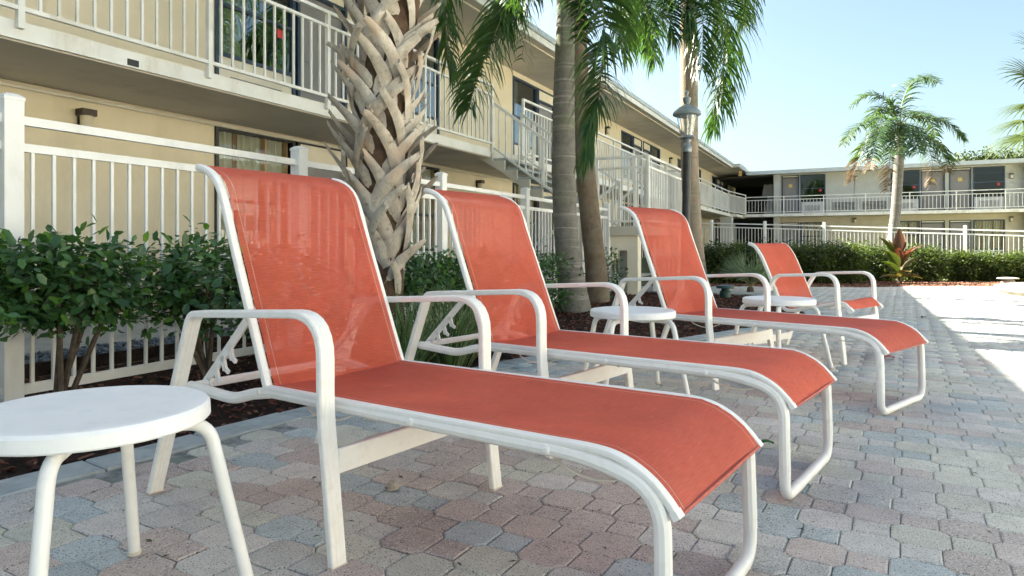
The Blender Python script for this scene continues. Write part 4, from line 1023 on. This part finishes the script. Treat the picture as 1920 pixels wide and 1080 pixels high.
# ---------------- feather palms
def ribbon(pts, w, m, wdir=None):
    n = len(pts); o = len(m.v)
    for i, p in enumerate(pts):
        t = (pts[min(i+1, n-1)]-pts[max(i-1, 0)]); s_ = t.cross(wdir) if wdir is not None else t.cross(Vector((0, 0, 1)))
        if s_.length < 1e-5: s_ = Vector((1, 0, 0))
        s_.normalize(); k = w*(1-.92*(i/(n-1))**2.0)*(.45+.55*min(1, i*2.0))
        m.v.append(tuple(p-s_*k/2)); m.v.append(tuple(p+s_*k/2))
    for i in range(n-1): m.f.append((o+2*i, o+2*i+1, o+2*i+3, o+2*i+2))
def frond(root, org, path, leaf_len, n, droop, width, mat, petiole=.16, rr=.012, dead=0.0):
    pts = crom(path, 10); N = len(pts); m = MB(); dm = MB()
    L = [0]
    for a, b in zip(pts, pts[1:]): L.append(L[-1]+(b-a).length)
    tot = L[-1]
    def at(s_):
        for i in range(N-1):
            if L[i+1] >= s_: t = (s_-L[i])/(L[i+1]-L[i]+1e-9); return pts[i].lerp(pts[i+1], t), (pts[i+1]-pts[i]).normalized()
        return pts[-1], (pts[-1]-pts[-2]).normalized()
    roll = random.uniform(-.4, .4)
    for k in range(n):
        t = petiole+(1-petiole)*(k+.5)/n; p, T = at(t*tot)
        S = T.cross(Vector((0, 0, 1)))
        if S.length < .15: S = T.cross(Vector((math.cos(roll*3), math.sin(roll*3), .2)))
        S.normalize(); U = S.cross(T)
        for sg in (-1, 1):
            d = (S*sg*random.uniform(.55, 1.0)+T*random.uniform(.35, .75)+U*random.uniform(-.25, .55)).normalized()
            ln = leaf_len*(.45+.55*math.sin(math.pi*min(1, (t-petiole*.6)/(1-petiole*.6))**.75))*random.uniform(.8, 1.15)
            q = p.copy(); ps = [q.copy()]; ns = 5
            for i in range(ns):
                q = q+d*ln/ns; ps.append(q.copy()); d = (d+Vector((random.uniform(-.05, .05), random.uniform(-.05, .05), -droop*(.6+.25*i)))).normalized()
            ribbon(ps, width*random.uniform(.8, 1.2), dm if (dead and t > 1-dead+random.uniform(-.05, .05)) else m, U if abs(T.z) < .8 else S)
    fo = m.build('frond', mat, root, org, smooth=0)
    MB().tube(pts, [rr*(1-.8*i/(N-1)) for i in range(N)], 5).build('rachis', M['petiole'], fo, org)
    if dead: dm.build('dead_leaflets', M['palm_dead'], fo, org, smooth=0)
    return fo
def trunk(root, org, path, radii, mat, n=16, rings=0):
    pts = crom(path, 14); N = len(pts); k = (N-1)/(len(radii)-1); rs = []
    for i in range(N):
        j = min(int(i/k), len(radii)-2); t = i/k-j; r_ = radii[j]*(1-t)+radii[j+1]*t; rs.append(r_*(1+(.022*((i % 3) == 0) if rings else 0)+random.uniform(-.01, .01)))
    return MB().tube(pts, rs, n).build('trunk', mat, root, org, smooth=60)
def px_path(lst): return [atd(x, y, d) for x, y, d in lst]
def rand_frond(root, org, crown, az, up, reach, fall, leaf_len, n, droop, width, mat, dead=0.0):
    a = R(az); h = Vector((math.cos(a), math.sin(a), 0)); up *= random.uniform(.85, 1.15)
    frond(root, org, [crown, crown+h*reach*.28+Vector((0, 0, up)), crown+h*reach*.65+Vector((0, 0, up*.75)), crown+h*reach*.92+Vector((0, 0, -fall*.45)), crown+h*reach+Vector((0, 0, -fall))], leaf_len, n, droop, width, mat, dead=dead)
def petioles(root, org, crown, n, r_, mat, hgt=.7):
    m = MB()
    for k in range(n):
        a = k*2.4; h = Vector((math.cos(a), math.sin(a), 0)); m.sweep(crom([crown-Vector((0, 0, hgt))+h*r_*.7, crown-Vector((0, 0, hgt*.4))+h*r_*1.05, crown+h*r_*1.6+Vector((0, 0, .18))], 4), rrect(.10, .02, .008), (-h.y, h.x, 0), scales=[1-.7*i/8 for i in range(9)])
    m.build('leaf_base', mat, root, org, smooth=40)

# palm with the smooth grey trunk
b1 = onZ(1078, 584, -.02); d1 = -_s*b1.x+_c*b1.y
P1 = thing('queen_palm', 'feather palm with smooth grey ringed trunk, front one of the pair behind the second lounger', 'palm', b1)
trunk(P1, b1, [b1]+px_path([(1070, 520, d1), (1061, 430, d1), (1057, 320, d1), (1057, 200, d1), (1059, 90, d1), (1061, -20, d1)]), [.205, .168, .145, .148, .135, .120, .10], M['trunk_grey'], 18, 1)
C1 = atd(1061, -20, d1); petioles(P1, b1, C1+Vector((0, 0, .25)), 9, .10, M['trunk_pale'], 1.0)
PL = M['palm_leaf']
for path, ll, n_, dr in (
        ([(1058, -20, 8.0), (1010, -55, 7.9), (955, 10, 7.7), (915, 95, 7.5), (888, 170, 7.3), (880, 205, 7.25)], .62, 64, .34),
        ([(1055, -40, 8.0), (960, -150, 8.2), (880, -100, 8.5), (838, 0, 8.6), (838, 90, 8.6), (848, 140, 8.6)], .60, 58, .38),
        ([(1064, -20, 7.9), (1110, -80, 7.5), (1130, 10, 7.1), (1131, 90, 7.0), (1123, 175, 6.9), (1110, 250, 6.9), (1100, 300, 6.9)], .58, 84, .40),
        ([(1066, -30, 8.0), (1125, -110, 8.0), (1160, -30, 7.9), (1168, 40, 7.9), (1165, 95, 7.9)], .62, 60, .42),
        ([(1058, 0, 8.0), (1020, -40, 7.9), (985, -10, 7.7), (962, 30, 7.6), (955, 60, 7.6)], .55, 44, .36),
        ([(1062, -20, 7.9), (1075, -60, 7.5), (1085, 10, 7.2), (1088, 80, 7.1)], .50, 44, .40)):
    frond(P1, b1, px_path(path), ll*1.05, int(n_*1.9), dr, .030, PL)
for az, up, re, fa in ((20, .9, 2.2, .4), (75, 1.1, 2.2, .3), (130, 1.0, 2.3, .5), (200, .9, 2.2, .6), (290, 1.2, 1.9, .2), (340, .8, 2.3, .7)):
    rand_frond(P1, b1, C1+Vector((0, 0, .25)), az, up, re, fa, .6, 48, .36, .030, PL)
# brown trunk behind it
b2 = onZ(1122, 566, -.02); d2 = -_s*b2.x+_c*b2.y
P2 = thing('queen_palm', 'feather palm with rough brown trunk, rear one of the pair behind the second lounger', 'palm', b2)
trunk(P2, b2, [b2]+px_path([(1117, 500, d2), (1108, 420, d2), (1098, 320, d2), (1090, 210, d2), (1085, 80, d2), (1082, -90, d2)]), [.175, .155, .148, .14, .13, .125, .11], M['trunk_brown'], 16)
C2 = atd(1082, -90, d2); petioles(P2, b2, C2+Vector((0, 0, .2)), 8, .10, M['trunk_pale'], .9)
for path in ([(1082, -95, d2), (1110, -170, d2), (1150, -110, d2), (1172, -10, d2), (1176, 60, d2)], [(1082, -95, d2), (1030, -160, d2), (985, -100, d2), (965, -20, d2), (960, 10, d2)]):
    frond(P2, b2, px_path(path), .65, 104, .4, .030, PL)
for az, up, re, fa in ((10, .9, 2.3, .5), (70, 1.0, 2.3, .4), (140, .9, 2.3, .6), (215, 1.0, 2.2, .4), (280, .9, 2.2, .6), (330, 1.1, 2.0, .3)):
    rand_frond(P2, b2, C2+Vector((0, 0, .2)), az, up, re, fa, .6, 46, .36, .030, PL)
# palm behind the lamp post
b3 = onZ(1312, 546, -.02); d3 = -_s*b3.x+_c*b3.y
P3 = thing('queen_palm', 'tall feather palm with pale trunk directly behind the lamp post', 'palm', b3)
trunk(P3, b3, [b3]+px_path([(1306, 500, d3), (1299, 420, d3), (1293, 300, d3), (1292, 180, d3), (1291, 60, d3), (1291, -60, d3)]), [.20, .165, .155, .155, .155, .15, .13], M['trunk_pale'], 16, 1)
C3 = atd(1291, -60, d3); petioles(P3, b3, C3+Vector((0, 0, .3)), 9, .13, M['trunk_pale'], 1.2)
D = d3
for path, n_ in (([(1291, -60, D), (1245, -120, D-.4), (1215, -60, D-.8), (1206, 20, D-1), (1212, 85, D-1)], 62), ([(1291, -60, D), (1330, -130, D-.4), (1352, -50, D-.8), (1358, 60, D-1), (1352, 160, D-1), (1340, 240, D-1)], 84),
                 ([(1291, -60, D), (1270, -110, D-.6), (1255, -40, D-1.1), (1256, 40, D-1.3), (1262, 70, D-1.3)], 56), ([(1291, -60, D), (1345, -170, D), (1392, -110, D), (1402, -20, D), (1397, 40, D)], 60),
                 ([(1291, -60, D), (1308, -100, D-.8), (1315, -30, D-1.3), (1318, 50, D-1.5), (1316, 130, D-1.5)], 66), ([(1291, -60, D), (1225, -150, D+.5), (1190, -80, D+.8), (1180, 10, D+.9), (1190, 40, D+.9)], 50),
                 ([(1291, -60, D), (1240, -110, D-.2), (1222, -20, D-.4), (1218, 70, D-.5), (1224, 110, D-.5)], 56), ([(1291, -60, D), (1262, -130, D+.3), (1238, -50, D+.6), (1234, 40, D+.7)], 50), ([(1291, -60, D), (1320, -120, D+.6), (1340, -50, D+.9), (1338, 60, D+1)], 50), ([(1291, -60, D), (1280, -110, D-.9), (1287, -20, D-1.4), (1290, 60, D-1.5)], 50)):
    frond(P3, b3, px_path(path), .90, int(n_*1.9), .46, .034, PL)
for az, up, re, fa in ((30, 1.2, 2.5, .4), (100, 1.3, 2.4, .3), (160, 1.1, 2.5, .5), (220, 1.2, 2.4, .3), (300, 1.3, 2.2, .3), (350, 1.0, 2.5, .6)):
    rand_frond(P3, b3, C3+Vector((0, 0, .3)), az, up, re, fa, .7, 44, .36, .034, PL)
# palm beyond the far fence
D = 24.0; b4 = atd(1674, 480, D); b4.z = ground_z(b4.x, b4.y)-.05
P4 = thing('queen_palm', 'feather palm with grey trunk and tan dead tips standing beyond the far fence', 'palm', b4)
trunk(P4, b4, [b4]+px_path([(1674, 450, D), (1679, 400, D), (1683, 345, D), (1686, 290, D), (1687, 240, D)]), [.20, .175, .165, .165, .165, .14], M['trunk_far'], 14, 1)
C4 = atd(1687, 236, D); petioles(P4, b4, C4, 8, .13, M['petiole'], .7)
def z3(pts, dd): return [C4]+[atd(1540+x/3.6, 120+y/3.6, D+dd*(i+1)/len(pts)) for i, (x, y) in enumerate(pts)]
for pts, dd, n_, dead in (([(545, 270), (600, 140), (690, 85), (785, 125)], .6, 46, 0), ([(480, 290), (400, 225), (290, 215), (200, 285)], .8, 46, 0), ([(430, 365), (330, 375), (220, 440), (140, 545)], -.8, 48, 0),
        ([(440, 425), (340, 480), (275, 580), (235, 690), (200, 790)], -.6, 46, .30), ([(455, 400), (400, 480), (350, 600), (325, 710)], -1.6, 44, .18), ([(505, 440), (470, 600), (455, 720), (442, 860)], -1.0, 44, .42),
        ([(600, 360), (720, 360), (860, 400), (970, 510)], -.8, 50, 0), ([(600, 410), (700, 465), (790, 560), (840, 650), (850, 735)], -1.4, 46, .12), ([(585, 425), (660, 470), (720, 560), (752, 680), (745, 820)], .8, 44, .36),
        ([(515, 420), (522, 510), (520, 610)], -1.8, 36, 0), ([(465, 330), (410, 290), (360, 330), (330, 420)], 1.6, 40, 0), ([(590, 330), (660, 330), (740, 400), (770, 500)], 1.6, 40, 0), ([(560, 400), (600, 470), (640, 560), (650, 600)], -1.8, 38, 0),
        ([(500, 380), (440, 380), (390, 440), (370, 540)], -1.9, 40, 0)):
    frond(P4, b4, z3(pts, dd), .66, int(n_*1.4), .26, .048, M['palm_leaf_far'], .14, .02, dead)

# ---------------- fan palms
def fan(root, org, hub, axis, up, radius, mat, span=280, nseg=30, width=.05, droop=.25, base=None, name='frond'):
    axis = axis.normalized(); side = axis.cross(up).normalized(); nrm = side.cross(axis); m = MB()
    for k in range(nseg):
        a = R(-span/2+span*k/(nseg-1)); d = axis*math.cos(a)+side*math.sin(a); ln = radius*(.72+.28*math.cos(a*.6))*random.uniform(.9, 1.08)
        d = (d+nrm*.12*(1 if k % 2 else -.2)).normalized(); q = hub.copy(); ps = [q.copy()]
        for i in range(5):
            q = q+d*ln/5; ps.append(q.copy()); d = (d+Vector((0, 0, -droop*(.25+.35*i)))).normalized()
        ribbon(ps, width, m, nrm)
    fo = m.build(name, mat, root, org, smooth=0)
    if base is not None: MB().tube(crom([base, (base+hub)/2+Vector((0, 0, .05)), hub], 4), .014, 5).build('petiole', M['petiole'], fo, org)
    return fo
D = 15.5; b5 = atd(2010, 500, D); b5.z = 0
P5 = thing('fan_palm', 'sunlit yellow-green fan palm reaching in from the right edge', 'palm', b5)
C5 = Vector((b5.x, b5.y, CAM_H+(HY-205)*D/F_PX))
trunk(P5, b5, [b5, b5+Vector((.03, 0, 1.2)), b5+Vector((.02, .02, 2.4)), C5-Vector((0, 0, .1))], [.22, .19, .18, .17], M['trunk_pale'], 14)
for hx, hy, dd in ((1920, 226, -.5), (1932, 200, .6), (1940, 145, .2), (1922, 256, -.9), (1950, 105, .5), (1935, 240, .4)):
    hub = atd(hx, hy, D+dd); ax = (hub-C5); fan(P5, b5, hub, ax+Vector((0, 0, -.15)), Vector((0, 0, 1)), .88, M['fan_leaf'], 250, 44, .05, .22, C5)
for k in range(14):
    a = R(-100+16*k); h = Vector((math.cos(a), math.sin(a), random.uniform(-.3, .9))); hub = C5+h*.8; fan(P5, b5, hub, h, Vector((0, 0, 1)), .9, M['fan_leaf'], 250, 28, .05, .22, C5)

# palm with criss-cross leaf boots
b6 = onX(722, 540, -2.98); b6.z = -.03; D6 = -_s*b6.x+_c*b6.y
P6 = thing('cabbage_palm', 'palm trunk clad in criss-crossed dry leaf boots behind the nearest lounger', 'palm', b6)
spine = [b6]+px_path([(722, 560, D6), (718, 440, D6), (714, 300, D6), (722, 150, D6), (740, 0, D6), (755, -160, D6), (766, -380, D6)])
trunk(P6, b6, spine, [.17, .13, .15, .17, .17, .18, .18, .16], M['sabal_core'], 20)
sp = crom(spine, 12)
def spine_at(z):
    for a, b in zip(sp, sp[1:]):
        if a.z <= z <= b.z: return a.lerp(b, (z-a.z)/(b.z-a.z+1e-9))
    return sp[-1]
def boot_mesh(seed, lean, long_=1.0):
    """one old leaf base: a broad strap hugging the trunk, leaning to one side, curling out to a broken tip"""
    rs = random.Random(seed); m = MB(); r0 = .150
    L = rs.uniform(.42, .58)*long_; out = rs.uniform(.04, .20)*long_; ln = lean*rs.uniform(.75, 1.2); n = 9; pts = []; lats = []
    for i in range(n):
        t = i/(n-1); a = ln*(t-.25)*1.0; r_ = r0*(1.02+.26*t)+out*t**2.2
        pts.append(Vector((r_*math.cos(a), r_*math.sin(a), L*t-.04)))
    o = len(m.v); prof = [(-1, -.10), (-.55, .10), (0, .16), (.55, .10), (1, -.10), (.6, -.22), (0, -.16), (-.6, -.22)]
    for i, p in enumerate(pts):
        t = i/(n-1); T = (pts[min(i+1, n-1)]-pts[max(i-1, 0)]).normalized(); rad = Vector((p.x, p.y, 0)).normalized(); lat = T.cross(rad).normalized(); nr = lat.cross(T)
        w = (.030*(1-t)**1.1+.025+.008*math.sin(3.1*t))*(.92+.16*rs.random()); th = .050*(1-.15*t)
        for u, v in prof:
            dz = rs.uniform(-.03, .03) if i == n-1 else 0
            m.v.append(tuple(p+lat*u*w+nr*(v*th-.25*u*u*w*(1-t))+T*dz))
    for i in range(n-1):
        for j in range(8): m.f.append((o+i*8+j, o+i*8+(j+1) % 8, o+(i+1)*8+(j+1) % 8, o+(i+1)*8+j))
    m.f.append(tuple(o+(n-1)*8+j for j in range(8)))
    return m.mesh('leaf_boot', M['boot'], smooth=32)
BOOTS = [boot_mesh(k, 1.65 if k % 2 else -1.65) for k in range(10)]; SHORT = [boot_mesh(20+k, 1.2 if k % 2 else -1.2, .66) for k in range(6)]
z = .42; k = 0
while z < 3.9:
    p = spine_at(z); sc_ = 1.0 if z > .8 else .72+.28*max(0, (z-.4)/.4)
    pool = SHORT if (z > 2.30 or z < .60) else BOOTS; me = pool[(2*random.randrange(len(pool)//2)+k % 2) % len(pool)]
    o = obj('leaf_boot', me, P6, p-b6, (random.uniform(-.10, .10), random.uniform(-.06, .10), R(137.5*k)+random.uniform(-.12, .12))); o.scale = (sc_, sc_, random.uniform(.9, 1.12))
    z += .0195 if z > .7 else .026; k += 1
C6 = spine_at(4.3)
for k in range(12):
    a = R(30*k*1.0); h = Vector((math.cos(a), math.sin(a), random.uniform(.1, 1.0))); hub = sp[-1]+h*.9; fan(P6, b6, hub, h, Vector((0, 0, 1)), .85, M['fan_leaf'], 250, 24, .05, .22, sp[-1])

# ---------------- palmetto, red-leaved plant, lily turf, background tree
b7 = onZ(1407, 549, -.02); P7 = thing('palmetto', 'small spiky grey-green palmetto on the mulch in front of the far hedge', 'plant', b7); d7 = -_s*b7.x+_c*b7.y
MB().tube([b7, b7+Vector((0, 0, .10))], [.07, .05], 8).build('stem', M['stem'], P7, b7)
for k in range(13):
    a = R(27*k+10); e = random.uniform(.5, 1.5); h = Vector((math.cos(a), math.sin(a), e)).normalized(); hub = b7+Vector((0, 0, .10))+h*.24
    fan(P7, b7, hub, h, Vector((-math.sin(a), math.cos(a), .3)) if k % 2 else Vector((0, 0, 1)), random.uniform(.42, .58), M['palmetto'], 95, 13, .022, .05, b7+Vector((0, 0, .08)))
def broad_leaf(root, org, p, d, L, w, mat, tint, curl=.35):
    n = 9; V = []; t_ = []; q = Vector(p); d = Vector(d).normalized()
    s_ = d.cross(Vector((0, 0, 1))).normalized()
    for i in range(n):
        t = i/(n-1); ww = w*math.sin(math.pi*min(.97, .06+.92*t))**.8*(1-.25*t); up = s_.cross(d).normalized()
        V += [q-s_*ww+up*ww*.5, q.copy(), q+s_*ww+up*ww*.5]; q = q+d*L/(n-1); d = (d+Vector((0, 0, -curl*t*.35))).normalized()
    Fc = []
    for i in range(n-1): Fc += [(3*i, 3*i+1, 3*i+4, 3*i+3), (3*i+1, 3*i+2, 3*i+5, 3*i+4)]
    me = npmesh('leaf', np.array([tuple(v-Vector(org)) for v in V]), np.array(Fc), mat, True, col=np.tile(np.array(tint, float), (len(V), 1)))
    return obj('leaf', me, root)
b8 = onZ(1686, 531, -.02); P8 = thing('ti_plant', 'red and olive broad-leaved plant at the shadow edge in front of the far hedge', 'plant', b8); d8 = -_s*b8.x+_c*b8.y
s8 = d8/F_PX
MB().tube([b8, b8+Vector((.02, 0, .28))], [.06, .035], 8).build('stem', M['stem'], P8, b8)
rt = Vector((_c, _s, 0)); fw = Vector((-_s, _c, 0))
for dx, dz0, lx, lz, ly, L, w, tint in ((-4, 38, -38, 62, -.1, 70, 9, (1.0, 1.7, .7)), (0, 36, -4, 70, -.2, 78, 9, (1.1, .7, .8)), (4, 40, 8, 66, .1, 62, 9, (1.4, .9, .9)), (6, 36, 46, 52, 0, 64, 6, (1.2, .8, .8)), (2, 52, 14, 60, .2, 46, 10, (2.2, 1.9, 1.7)),
        (-4, 20, -34, 26, -.3, 52, 8, (.9, 2.0, .7)), (4, 24, 30, 30, -.2, 46, 8, (1.5, 1.6, 1.0)), (-3, 12, -46, 4, -.2, 44, 6, (2.4, 2.2, 1.2)), (3, 12, 44, 2, -.2, 44, 7, (1.8, 2.2, 1.0)), (0, 16, 2, 12, -.9, 40, 7, (2.2, 2.2, 1.3)), (-2, 30, -14, 40, -.6, 56, 8, (1.3, .6, .8)), (3, 30, 14, 44, -.5, 54, 8, (1.5, .7, .8)),
        (-5, 26, -26, 40, -.5, 56, 9, (.9, 1.8, .7)), (5, 30, 26, 48, -.3, 52, 9, (1.7, 1.2, 1.0)), (-2, 10, -30, 12, -.7, 40, 8, (1.6, 2.2, 1.0)), (2, 10, 28, 10, -.6, 38, 8, (2.0, 2.2, 1.1)), (0, 34, -16, 60, .3, 60, 10, (1.2, 1.0, .8))):
    p = b8+rt*dx*s8+Vector((0, 0, dz0*s8)); d = rt*lx+Vector((0, 0, lz))+fw*ly*40
    broad_leaf(P8, b8, p, d, L*s8*.86, w*s8*1.35, M['ti_leaf'], tint, .5)
def lily_turf(name, label, pts, nb, L, tipc=(.62, .60, .36), cen=(.095, .18, .06)):
    base = pts[0]; root = thing(name, label, 'plant', base); V, Fc, C = [], [], []; k = 0
    for i in range(nb):
        c = pts[i % len(pts)]; a = random.uniform(0, 6.283); h = Vector((math.cos(a), math.sin(a), 0)); p = Vector(c)+h*random.uniform(.0, .13); ln = L*random.uniform(.6, 1.15)
        d = (h*random.uniform(.15, .8)+Vector((0, 0, 1))).normalized(); s_ = Vector((-h.y, h.x, 0)); n = 8; o = len(V); var = random.random() < .6; g = random.uniform(.6, 1.3)
        for j in range(n):
            t = j/(n-1); w = .0085*(1-t**2.2)*(.6+.4*min(1, 3*t))+.0006; up = d.cross(s_)
            for e, cc in ((-1, tipc if var else cen), (-.5, cen), (.5, cen), (1, tipc if var else cen)):
                V.append(tuple(p+s_*w*e-Vector(base))); C.append(tuple(x*g for x in cc))
            p = p+d*ln/(n-1); d = (d+Vector((0, 0, -.07-.26*t))+h*.03).normalized()
        for j in range(n-1):
            for e in range(3): Fc.append((o+4*j+e, o+4*j+e+1, o+4*j+e+5, o+4*j+e+4))
    f = obj('blades', npmesh('blades', np.array(V), np.array(Fc), M['blade'], True, col=np.array(C)), root); f['kind'] = 'stuff'
    return root
lily_turf('lily_turf', 'clump of cream-edged grassy blades between the nearest and second lounger', [Vector((-2.42, 3.25, -.02)), Vector((-2.55, 3.55, -.02)), Vector((-2.36, 3.75, -.02)), Vector((-2.6, 3.95, -.02)), Vector((-2.45, 4.2, -.02)), Vector((-2.75, 3.3, -.02)), Vector((-2.7, 4.4, -.02))], 620, .58)
tb = atd(1850, 300, 62.0); tb.z = 0
tt = thing('background_tree', 'leafy green tree rising behind the roof of the far wing', 'tree', tb)
trunk(tt, tb, [tb, tb+Vector((.2, 0, 3)), tb+Vector((0, .1, 6))], [.35, .28, .2], M['trunk_brown'], 10)
nl = 9000; cl = []
for k in range(38):
    v = RNG.normal(0, 1, 3); v /= np.linalg.norm(v); cl.append(np.array([v[0]*3.4, v[1]*2.5, v[2]*2.4])*RNG.uniform(.5, 1)+np.array([.4, 0, 7.4]))
cl = np.array(cl); ix = RNG.integers(0, len(cl), nl); pos = cl[ix]+RNG.normal(0, .42, (nl, 3)); dirs = RNG.normal(0, 1, (nl, 3)); ups = RNG.normal(0, .6, (nl, 3))+np.array([0, 0, 1.0])
V, Fc = leaf_cloud(pos, dirs, ups, RNG.uniform(.18, .36, nl))
obj('crown', npmesh('crown', V, Fc, M['tree_leaf'], True, col=np.repeat(RNG.uniform(.6, 1.4, (nl, 1))*np.ones((nl, 3)), 7, axis=0)), tt)['kind'] = 'stuff'
br = MB()
for k in range(14): br.tube(crom([tb+Vector((0, 0, 4.5)), tb+Vector((0, 0, 4.5)).lerp(Vector(cl[k]), .5)*1.0, tb+Vector(cl[k])], 3), [.12*(1-.8*i/6) for i in range(7)], 5)
br.build('limb', M['trunk_brown'], tt, tb)
# lawn blades seen through the gap in the hedge
V, Fc, C = [], [], []
for k in range(7000):
    x = random.uniform(-1.5, 6); y = random.uniform(19.0, 26); z0 = ground_z(x, y)-.05; a = random.uniform(0, 6.3); hh = random.uniform(.05, .12); w = .012; o = len(V); g = random.uniform(.7, 1.3)
    V += [(x-w*math.cos(a), y-w*math.sin(a), z0), (x+w*math.cos(a), y+w*math.sin(a), z0), (x+random.uniform(-.04, .04), y+random.uniform(-.04, .04), z0+hh)]; Fc.append((o, o+1, o+2)); C += [(.17*g, .20*g, .05*g)]*3
tag(obj('lawn_grass', npmesh('lawn_grass', np.array(V), np.array(Fc), M['blade'], col=np.array(C))), 'short sunlit lawn grass beyond the far hedge', 'grass', kind='stuff')
